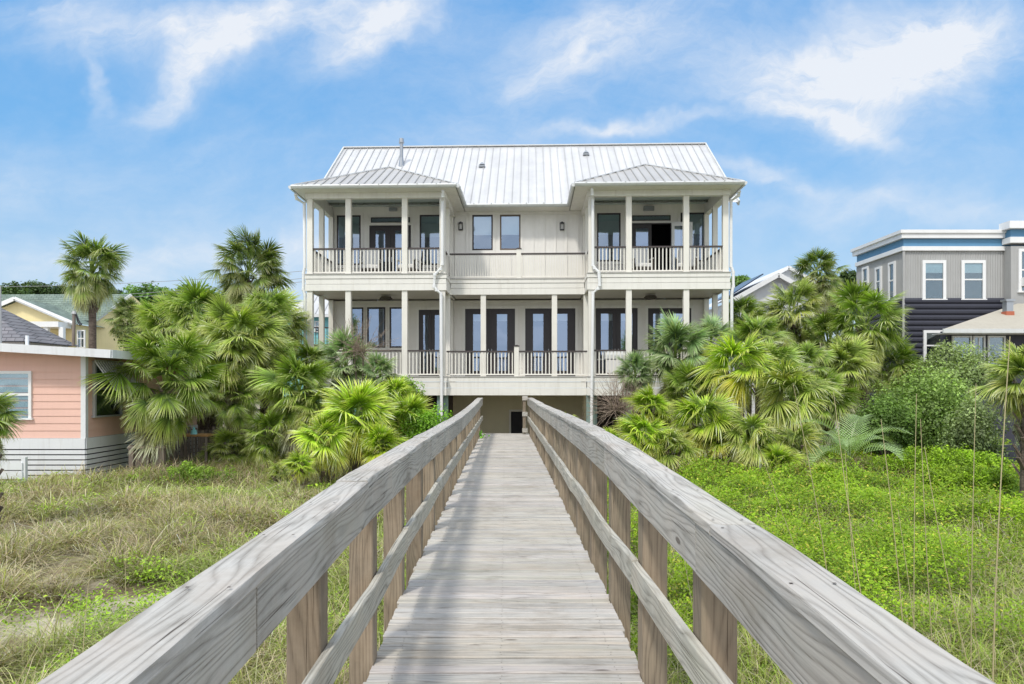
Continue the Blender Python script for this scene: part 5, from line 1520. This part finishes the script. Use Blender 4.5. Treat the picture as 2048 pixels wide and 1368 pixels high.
# ------------------------------------------------------------------ ground vegetation
def blades(acc, rng, X, Y, Z, H, W, lean, col, curl=.6, az=None):
    n = len(X); az = rng.random(n)*6.283 if az is None else az; d = np.stack([np.cos(az), np.sin(az)], 1)
    sd = np.stack([-d[:, 1], d[:, 0]], 1)
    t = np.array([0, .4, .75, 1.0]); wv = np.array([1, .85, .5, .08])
    V = np.zeros((n, 4, 2, 3))
    bend = lean[:, None]*t[None]**(1.3)+curl*rng.normal(0, .25, n)[:, None]*t[None]**3
    hz = H[:, None]*(t[None]-(np.abs(lean)*.50)[:, None]*t[None]**2.6)
    for j, sg in ((0, -1), (1, 1)):
        V[:, :, j, 0] = X[:, None]+d[:, 0:1]*H[:, None]*bend+sd[:, 0:1]*sg*W[:, None]*wv[None]*.5
        V[:, :, j, 1] = Y[:, None]+d[:, 1:2]*H[:, None]*bend+sd[:, 1:2]*sg*W[:, None]*wv[None]*.5
        V[:, :, j, 2] = Z[:, None]+hz
    V = V.reshape(-1, 3)
    b = (np.arange(n)*8)[:, None]+np.arange(3)[None]*2
    Q = np.stack([b, b+1, b+3, b+2], -1).reshape(-1, 4)
    sh = np.array([.38, .80, 1.15, 1.3])  # painted shade: blade colour dark at the root, brighter toward the tip
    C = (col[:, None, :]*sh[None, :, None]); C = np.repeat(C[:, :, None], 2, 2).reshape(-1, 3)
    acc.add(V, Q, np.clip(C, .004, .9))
def sample(rng, n, side, y0=3.2, y1=24, px_lo=-60, px_hi=2110, margin=.92):
    # denser close to the viewpoint
    u = rng.random(n); Y = y0*(y1/y0)**(u**.62)
    if side < 0: xa = (px_lo-CX)/F*Y-1.5; xb = -margin*np.ones(n)
    else: xa = margin*np.ones(n); xb = (px_hi-CX)/F*Y+1.5
    X = xa+(xb-xa)*rng.random(n)
    ok = ~((X < -9.9) & (Y > 17.8)) & ~((X > -8.6) & (X < 9.2) & (Y > 26))
    return X[ok], Y[ok]
def clumped(rng, X, Y, r=.09, per=1):
    return X+rng.normal(0, r, len(X)), Y+rng.normal(0, r, len(X))
# dry grass left
rng = np.random.default_rng(21)
acc = NP()
NT = 13000
tx, ty = sample(rng, NT, -1)
def green_left(x, y): return fbm(x*.55+7, y*.55+2, 31)
def bare(x, y): return fbm(x*.8+1.5, y*.8+4.5, 55, 4)
ok = bare(tx, ty) > .43+.05*rng.normal(size=len(tx)); tx, ty = tx[ok], ty[ok]
per = 24
az_ = rng.random(len(tx)*per)*6.283; ro = np.abs(rng.normal(0, .045, len(az_)))+np.where(rng.random(len(az_)) < .25, .09*rng.random(len(az_)), 0)
X = np.repeat(tx, per)+ro*np.cos(az_); Y = np.repeat(ty, per)+ro*np.sin(az_)
th_ = np.repeat(.5+1.1*rng.random(len(tx))**1.5, per); tk_ = np.repeat(rng.random(len(tx)), per)
ok = X < -.9; X, Y, az_, th_, tk_ = X[ok], Y[ok], az_[ok], th_[ok], tk_[ok]
g = green_left(X, Y); n = len(X); q = rng.random(n)
tsc = fbm(X*1.7, Y*1.7, 77)
H = (.14+.36*tsc)*(.6+.8*rng.random(n))*th_; W = .0036+.00085*Y*(.5+rng.random(n))*.9; q = np.clip(q*.55+tk_*.45, 0, 1)
dry = np.array([.72, .60, .40]); dry2 = np.array([.48, .39, .27]); olive = np.array([.44, .48, .14]); grn = np.array([.36, .54, .06]); pale = np.array([.82, .74, .54])
gg = np.clip((g-.46)/.22+rng.normal(0, .35, n)-.15*(fbm(X*3, Y*3, 44) < .5), 0, 1)[:, None]
col = np.where(q[:, None] < .36, dry, np.where(q[:, None] < .58, dry2, np.where(q[:, None] < .84, olive, pale)))
col = col*(1-gg*.75)+grn*gg*.75
tc_ = np.repeat(.5+.8*rng.random(len(tx)), per)
tc_ = tc_[:len(X)] if len(tc_) >= n else np.ones(n)
col = col*(.8+.4*rng.random(n))[:, None]*tc_[:n][:, None]
blades(acc, rng, X, Y, gz(X, Y)-.01, H, W, .45+1.2*rng.random(n), col, 1.6, az_+rng.normal(0, .5, n))
print('dry blades', n)
# some under the boardwalk and under the house edge
X = rng.uniform(-1, 1, 9000); Y = rng.uniform(3.2, 22, 9000); n = 9000
blades(acc, rng, X, Y, gz(X, Y)-.01, .1+.2*rng.random(n), .012+.0*X, .3+.6*rng.random(n), np.tile(olive*.9, (n, 1))*(.7+.5*rng.random(n))[:, None])
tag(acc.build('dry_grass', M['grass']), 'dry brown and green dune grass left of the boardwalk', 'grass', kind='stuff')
# leafy sprouts left (bright green)
acc = NP()
sx, sy = sample(rng, 5200, -1); gl = green_left(sx, sy)+rng.normal(0, .09, len(sx))+.04*np.clip((sy-10)/8, -1, 1); ok = (gl > .44) & (fbm(sx*2.1+3, sy*2.1, 61) > .50); sx, sy = sx[ok], sy[ok]
per = 34; X = np.repeat(sx, per)+rng.normal(0, .085, len(sx)*per); Y = np.repeat(sy, per)+rng.normal(0, .085, len(sx)*per)
ok = X < -.92; X, Y = X[ok], Y[ok]; n = len(X)
Z = gz(X, Y)+.03+.20*rng.random(n)*(.5+fbm(X*2, Y*2, 5))
Nn = rng.normal(0, .55, (n, 3))+np.array([0, -.2, 1]); Nn /= np.linalg.norm(Nn, axis=1)[:, None]
colr = np.array([.36, .56, .045])[None]*(.5+.8*rng.random(n))[:, None]*np.clip((Z-gz(X, Y))*4+.45, .4, 1.2)[:, None]
leaves(acc, rng, np.stack([X, Y, Z], 1), Nn, (.009+.0013*Y)[:, None], colr); print('sprout leaves', n)
tag(acc.build('green_sprouts', M['leaf']), 'bright green leafy sprouts scattered through the dry grass', 'ground cover', kind='stuff')
# right ground cover
acc = NP(); rng = np.random.default_rng(33)
def mound(x, y): return .05+.34*vnoise(np.asarray(x)*2.2, np.asarray(y)*2.2, 6)**1.5+.52*np.clip(fbm(x*.9+11, y*.9+5, 91)*1.5-.35, 0, 1)
def lush(x, y): return fbm(x*.45+2, y*.45+8, 101)+np.clip((y-8)/26, -.12, .16)
sx, sy = sample(rng, 19000, 1); 
lu = lush(sx, sy)+rng.normal(0, .04, len(sx))+.22*(vnoise(sx*1.6, sy*1.6, 23)-.5); ok = lu > .48; sx, sy = sx[ok], sy[ok]
per = 24; X = np.repeat(sx, per)+rng.normal(0, .08, len(sx)*per); Y = np.repeat(sy, per)+rng.normal(0, .08, len(sx)*per)
ok = X > .92; X, Y = X[ok], Y[ok]; n = len(X)
Hh = mound(X, Y); f_ = rng.random(n)**.55
tuft = np.repeat(rng.random(len(sx)), per)[ok]
Z = gz(X, Y)+Hh*f_*(.65+.6*tuft)
Nn = rng.normal(0, .5, (n, 3))+np.array([-.1, -.25, 1]); Nn /= np.linalg.norm(Nn, axis=1)[:, None]
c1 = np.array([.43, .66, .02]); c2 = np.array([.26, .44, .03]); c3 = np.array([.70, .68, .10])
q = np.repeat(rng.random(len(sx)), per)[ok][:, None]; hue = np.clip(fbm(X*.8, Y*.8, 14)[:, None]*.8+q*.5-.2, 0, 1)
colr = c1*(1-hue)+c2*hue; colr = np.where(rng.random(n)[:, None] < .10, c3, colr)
colr = colr*(.04+1.02*f_**1.3)[:, None]*(.45+.95*fbm(X*2.2, Y*2.2, 19))[:, None]*(.8+.35*rng.random(n))[:, None]  # low leaves coloured darker, painting in the shade inside the plants
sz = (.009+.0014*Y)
leaves(acc, rng, np.stack([X, Y, Z], 1), Nn, sz[:, None][:, 0], colr) if False else None
# size varies with the plant
a_ = rng.normal(size=(n, 3)); t_ = np.cross(Nn, a_); t_ /= np.linalg.norm(t_, axis=1)[:, None]; b_ = np.cross(Nn, t_); s_ = (sz*(.6+.8*rng.random(n)))[:, None]
P_ = np.stack([X, Y, Z], 1)
V = np.stack([P_-t_*s_, P_+b_*s_*.42+Nn*s_*.15, P_+t_*s_, P_-b_*s_*.42+Nn*s_*.15], 1).reshape(-1, 3)
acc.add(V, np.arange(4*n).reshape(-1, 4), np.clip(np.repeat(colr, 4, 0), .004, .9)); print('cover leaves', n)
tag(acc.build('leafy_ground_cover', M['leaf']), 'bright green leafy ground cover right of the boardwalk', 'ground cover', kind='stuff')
# grass mixed in on the right
acc = NP(); tx, ty = sample(rng, 6500, 1); per = 14
az_ = rng.random(len(tx)*per)*6.283; ro = np.abs(rng.normal(0, .05, len(az_)))
X = np.repeat(tx, per)+ro*np.cos(az_); Y = np.repeat(ty, per)+ro*np.sin(az_); ok = X > .9; X, Y, az_ = X[ok], Y[ok], az_[ok]; n = len(X); q = rng.random(n)[:, None]
col = np.where(q < .45, olive*1.3, np.where(q < .7, grn, np.where(q < .9, dry*.8, pale*.85)))*(.6+.4*rng.random(n))[:, None]
blades(acc, rng, X, Y, gz(X, Y)-.01, (.18+.3*fbm(X, Y, 3))*(.6+.8*rng.random(n)), .004+.0008*Y, .4+1.0*rng.random(n), col, 1.6, az_+rng.normal(0, .5, n))
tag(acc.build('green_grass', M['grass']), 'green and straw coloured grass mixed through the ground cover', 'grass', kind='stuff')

# tangled dead undergrowth at the feet of the palms
acc = NP(); rng = np.random.default_rng(71)
X = np.concatenate([rng.uniform(-9, -1.6, 9000), rng.uniform(1.4, 10.5, 12000)]); Y = rng.uniform(15.6, 22, len(X)); Y = np.where(X > 0, np.maximum(Y, 16.6+rng.random(len(X))), Y)
n = len(X); q = rng.random(n)[:, None]
col = np.where(q < .4, np.array([.30, .22, .13]), np.where(q < .65, np.array([.46, .38, .26]), np.array([.20, .27, .06])))*(.5+.8*rng.random(n))[:, None]
blades(acc, rng, X, Y, gz(X, Y)-.01, .25+.5*rng.random(n), .018+.0*X, .3+.9*rng.random(n), col, 2.0)
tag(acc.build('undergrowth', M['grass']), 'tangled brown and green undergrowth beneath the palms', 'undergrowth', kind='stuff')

# tall seed stalks
def stalk(px0, py0, px1, py1, Y, lab, w=.006, name='grass_stalk', side='right'):
    x0, y0, z0 = at(px0, py0, Y); x1, y1, z1 = at(px1, py1, Y+random.uniform(-.2, .3))
    d = ((x1-x0), (y1-y0), (z1-z0)); g = gz1(x0, y0)
    k = (g-z0)/d[2] if d[2] else 0
    bx, by = x0+d[0]*k, y0+d[1]*k
    b = Vector((bx, by, g)); t = Vector((x1, y1, z1)); m = MB(); pts = []
    bow = random.uniform(-.04, .04)
    for i in range(9):
        f_ = i/8; p = b.lerp(t, f_); p.x += bow*math.sin(math.pi*f_); pts.append(p-b)
    w = w*.62; m.tube(pts, w, 5, r2=w*.45)
    e = empty(name, b, 0, lab, 'grass stalk', 'tall dry grass stalks %s of the boardwalk' % side)
    m.build('stem', STK, e)
    if random.random() < .8:
        l = MB(); p = pts[2]; a = random.uniform(0, 6.28); q = [p+Vector((math.cos(a)*.25*s, math.sin(a)*.1*s, .35*s-.5*s*s)) for s in (0, .33, .66, 1.0)]
        l.tube(q, w*.8, 4, r2=.001); l.build('blade', STK, e)
STK = paint('dry_stalk', (.46, .40, .22), rough=.7, dirt=0, var=.25)
RS = [(1993, 1368, 2020, 673, 3.6, .008), (1945, 1300, 1952, 767, 4.2, .006), (1866, 1278, 1841, 838, 4.6, .006), (1939, 1300, 1849, 893, 4.3, .006), (1831, 1245, 1833, 787, 4.4, .006),
      (1798, 1230, 1762, 838, 4.4, .006), (1822, 1245, 1796, 1020, 4.6, .005), (1727, 1183, 1667, 783, 4.6, .006), (1641, 1121, 1586, 767, 5.2, .006), (1594, 1092, 1515, 886, 5.4, .006), (1977, 1355, 1935, 1100, 4.0, .005), (1716, 1180, 1690, 900, 4.9, .006), (1393, 1271, 1366, 1106, 3.6, .005)]
ORD = ['first', 'second', 'third', 'fourth', 'fifth', 'sixth', 'seventh', 'eighth', 'ninth', 'tenth', 'eleventh', 'twelfth', 'thirteenth', 'fourteenth']
for i, s in enumerate(sorted(RS, key=lambda s: -s[2])):
    stalk(s[0], s[1], s[2], s[3], s[4], 'tall dry grass stalk, %s from the right edge by its tip' % ORD[i], s[5])
LS = [(175, 1283, 183, 1110, 4.6, .006), (40, 1368, 214, 1030, 4.2, .006), (339, 1176, 378, 1069, 5.5, .005), (143, 1301, 160, 1222, 4.6, .005), (71, 1354, 150, 1160, 4.4, .005), (260, 1200, 250, 1080, 5.4, .005)]
for i, s in enumerate(sorted(LS, key=lambda s: s[2])):
    stalk(s[0], s[1], s[2], s[3], s[4], 'dry grass stalk in the brown grass, %s from the left edge by its tip' % ORD[i], s[5], side='left')
# sprig of vine poking over the deck
x, y, _ = at(958, 884, 20.2); sp = empty('vine_sprig', (x, y, dz(20)), 0, 'small bright green vine sprig poking onto the boardwalk deck at the left', 'plant')
acc = NP(); rng = np.random.default_rng(3); n = 60; P_ = rng.normal(0, .07, (n, 3))*np.array([1.2, 1, .8])+np.array([0, 0, .09]); Nn = rng.normal(0, .6, (n, 3))+np.array([0, -.6, 1]); Nn /= np.linalg.norm(Nn, axis=1)[:, None]
leaves(acc, rng, P_, Nn, .045, np.tile([.2, .5, .03], (n, 1))); acc.build('leaf_cluster', M['leaf'], sp)
m = MB(); m.tube([(-.2, 0, -.1), (-.1, 0, .02), (.05, 0, .08), (.2, .02, .01)], .006, 5); m.build('stem', STK, sp)

# ------------------------------------------------------------------ world, sun, camera
SUN = Vector((-.35, -.72, 1.0)).normalized()
el = math.asin(SUN.z); azm = math.atan2(SUN.x, SUN.y)
W = bpy.data.worlds.new('World'); SC.world = W; W.use_nodes = True
nt = W.node_tree; nt.nodes.clear()
out = nd(nt, 'ShaderNodeOutputWorld'); bg = nd(nt, 'ShaderNodeBackground'); nt.links.new(bg.outputs[0], out.inputs[0])
sky = nd(nt, 'ShaderNodeTexSky', sky_type='NISHITA'); sky.sun_disc = False; sky.sun_elevation = el; sky.sun_rotation = azm % (2*math.pi)
sky.air_density = 1.0; sky.dust_density = .6; sky.ozone_density = 2.0
STR = .13
tc = nd(nt, 'ShaderNodeTexCoord'); sp_ = nd(nt, 'ShaderNodeSeparateXYZ'); nt.links.new(tc.outputs['Generated'], sp_.inputs[0])
X_, Y_, Z_ = sp_.outputs
zc = mth(nt, 'MAXIMUM', Z_, 0.0)
def cb(a, b, c=0.0):
    n = nd(nt, 'ShaderNodeCombineXYZ')
    for i, x in enumerate((a, b, c)):
        if isinstance(x, (int, float)): n.inputs[i].default_value = x
        else: nt.links.new(x, n.inputs[i])
    return n.outputs[0]
def nz(vec, sc, det, ro, dist=0.0):
    n = nd(nt, 'ShaderNodeTexNoise', i_Scale=sc, i_Detail=det, i_Roughness=ro, i_Distortion=dist); nt.links.new(vec, n.inputs['Vector']); return n
# base sky graded toward the deep clear blue of the photograph
hsv = nd(nt, 'ShaderNodeHueSaturation', i_Saturation=1.12, i_Value=1.0); nt.links.new(sky.outputs[0], hsv.inputs['Color'])
CW = 1/STR
grad = ramp(nt, zc, [(0.0, (.54, .73, .90)), (.12, (.39, .66, .93)), (.28, (.19, .52, .95)), (.60, (.10, .40, .90))])
gs = nd(nt, 'ShaderNodeVectorMath', operation='SCALE'); nt.links.new(grad, gs.inputs[0]); gs.inputs['Scale'].default_value = CW
base = mix(nt, .78, hsv.outputs[0], gs.outputs[0])
# cloud field in a dome projection (s across, t up, around +Y) plus a planar layer overhead
ya = mth(nt, 'MAXIMUM', mth(nt, 'ABSOLUTE', Y_), .12)
s_ = mth(nt, 'DIVIDE', X_, ya); t_ = mth(nt, 'DIVIDE', Z_, ya)
wv = nz(cb(s_, t_, 1.3), 4.0, 5.0, .6)
ws = nd(nt, 'ShaderNodeSeparateColor'); nt.links.new(wv.outputs['Color'], ws.inputs[0])
s2 = mth(nt, 'ADD', s_, mth(nt, 'MULTIPLY', mth(nt, 'SUBTRACT', ws.outputs[0], .5), .22))
t2 = mth(nt, 'ADD', t_, mth(nt, 'MULTIPLY', mth(nt, 'SUBTRACT', ws.outputs[1], .5), .16))
dens = None
def ell(px, py, rx, ry, rot, k, soft=1.0):
    global dens
    cx, cy = (px-CX)/F, (CY-py)/F; a = R(rot)
    dx = mth(nt, 'SUBTRACT', s2, cx); dy = mth(nt, 'SUBTRACT', t2, cy)
    u = mth(nt, 'ADD', mth(nt, 'MULTIPLY', dx, math.cos(a)*F/rx), mth(nt, 'MULTIPLY', dy, math.sin(a)*F/rx))
    v = mth(nt, 'ADD', mth(nt, 'MULTIPLY', dx, -math.sin(a)*F/ry), mth(nt, 'MULTIPLY', dy, math.cos(a)*F/ry))
    r2 = mth(nt, 'ADD', mth(nt, 'MULTIPLY', u, u), mth(nt, 'MULTIPLY', v, v))
    e = mth(nt, 'MULTIPLY', mth(nt, 'POWER', 2.718, mth(nt, 'MULTIPLY', r2, -soft)), k)
    dens = e if dens is None else mth(nt, 'ADD', dens, e)
ell(1800, 110, 200, 90, 12, 1.0); ell(1890, 80, 80, 50, 0, .35); ell(1640, 180, 230, 70, -8, .6); ell(1570, 238, 130, 26, -8, .75); ell(1900, 60, 110, 60, 20, .6); ell(1700, 280, 110, 24, -20, .45)
ell(1250, 252, 150, 14, 2, .6); ell(1540, 370, 130, 22, -12, .5); ell(300, 75, 260, 40, 4, .6); ell(440, 110, 170, 50, 35, .6); ell(760, 55, 120, 60, 30, .85)
ell(660, 20, 180, 40, 10, .5); ell(1220, 60, 170, 70, 12, .55); ell(350, 170, 90, 30, 50, .45); ell(60, 20, 130, 34, 0, .45); ell(190, 180, 60, 14, -60, .4); ell(350, 500, 420, 45, 3, .42); ell(1850, 420, 300, 30, 5, .3); ell(1130, 130, 80, 60, 30, .4)
fn_ = nz(cb(mth(nt, 'MULTIPLY', s2, 2.2), mth(nt, 'MULTIPLY', mth(nt, 'ADD', t2, mth(nt, 'MULTIPLY', s2, -.35)), 5.5), 4.0), 2.2, 10.0, .66, .25)
fb = nz(cb(s2, mth(nt, 'MULTIPLY', t2, 1.6), 9.0), 9.0, 9.0, .68, .1)
tex = mth(nt, 'ADD', mth(nt, 'MULTIPLY', fn_.outputs[0], .62), mth(nt, 'MULTIPLY', fb.outputs[0], .56))
# dome-wide thin cirrus for every other direction
pl = cb(mth(nt, 'DIVIDE', X_, mth(nt, 'ADD', zc, .15)), mth(nt, 'DIVIDE', Y_, mth(nt, 'ADD', zc, .15)), 0.0)
cir = nz(pl, .55, 8.0, .6, .8)
back = mth(nt, 'ADD', ramp(nt, mth(nt, 'MULTIPLY', Y_, -1.0), [(0.0, 0.0), (.5, 1.0)]), ramp(nt, zc, [(.50, 0.0), (.75, 1.0)]), True)  # added cloud glow behind the viewpoint and overhead, fill light for the facade
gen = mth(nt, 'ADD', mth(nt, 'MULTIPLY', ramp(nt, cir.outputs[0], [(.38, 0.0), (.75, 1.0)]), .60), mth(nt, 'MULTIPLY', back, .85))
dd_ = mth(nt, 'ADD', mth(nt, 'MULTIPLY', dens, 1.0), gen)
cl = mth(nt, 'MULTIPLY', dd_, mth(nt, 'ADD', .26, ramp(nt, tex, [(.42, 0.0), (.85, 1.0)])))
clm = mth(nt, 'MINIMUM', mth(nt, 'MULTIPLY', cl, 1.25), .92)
bright = mth(nt, 'ADD', 1.0, mth(nt, 'MULTIPLY', back, .45))  # the added cloud is made extra bright
haze = ramp(nt, zc, [(0.0, .60), (.10, .36), (.22, .10), (.40, 0.0)])
c = mix(nt, haze, base, (.60*CW, .73*CW, .88*CW))
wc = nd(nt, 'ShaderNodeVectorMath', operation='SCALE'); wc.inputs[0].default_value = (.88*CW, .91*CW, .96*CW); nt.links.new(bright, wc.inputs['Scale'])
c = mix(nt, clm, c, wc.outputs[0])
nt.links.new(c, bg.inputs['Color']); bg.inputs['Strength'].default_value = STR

sd = bpy.data.lights.new('sun', 'SUN'); sd.energy = 2.3; sd.angle = R(6.0); sd.color = (1, .955, .88)
so = bpy.data.objects.new('sun', sd); COL.objects.link(so); so.rotation_euler = SUN.to_track_quat('Z', 'Y').to_euler()

cd = bpy.data.cameras.new('camera'); co = bpy.data.objects.new('camera', cd); COL.objects.link(co)
cd.sensor_width = 36; cd.lens = 36*F/2048; cd.clip_end = 3000; cd.clip_start = .05
co.location = (0, 0, ZE); co.rotation_euler = (R(90), 0, 0)
cd.shift_x = (1024-CX)/2048; cd.shift_y = (CY-684)/2048
SC.camera = co
SC.view_settings.view_transform = 'Standard'; SC.view_settings.look = 'None'; SC.view_settings.exposure = 0; SC.view_settings.gamma = 1
SC.cycles.max_bounces = 8; SC.cycles.transparent_max_bounces = 8; SC.cycles.diffuse_bounces = 3
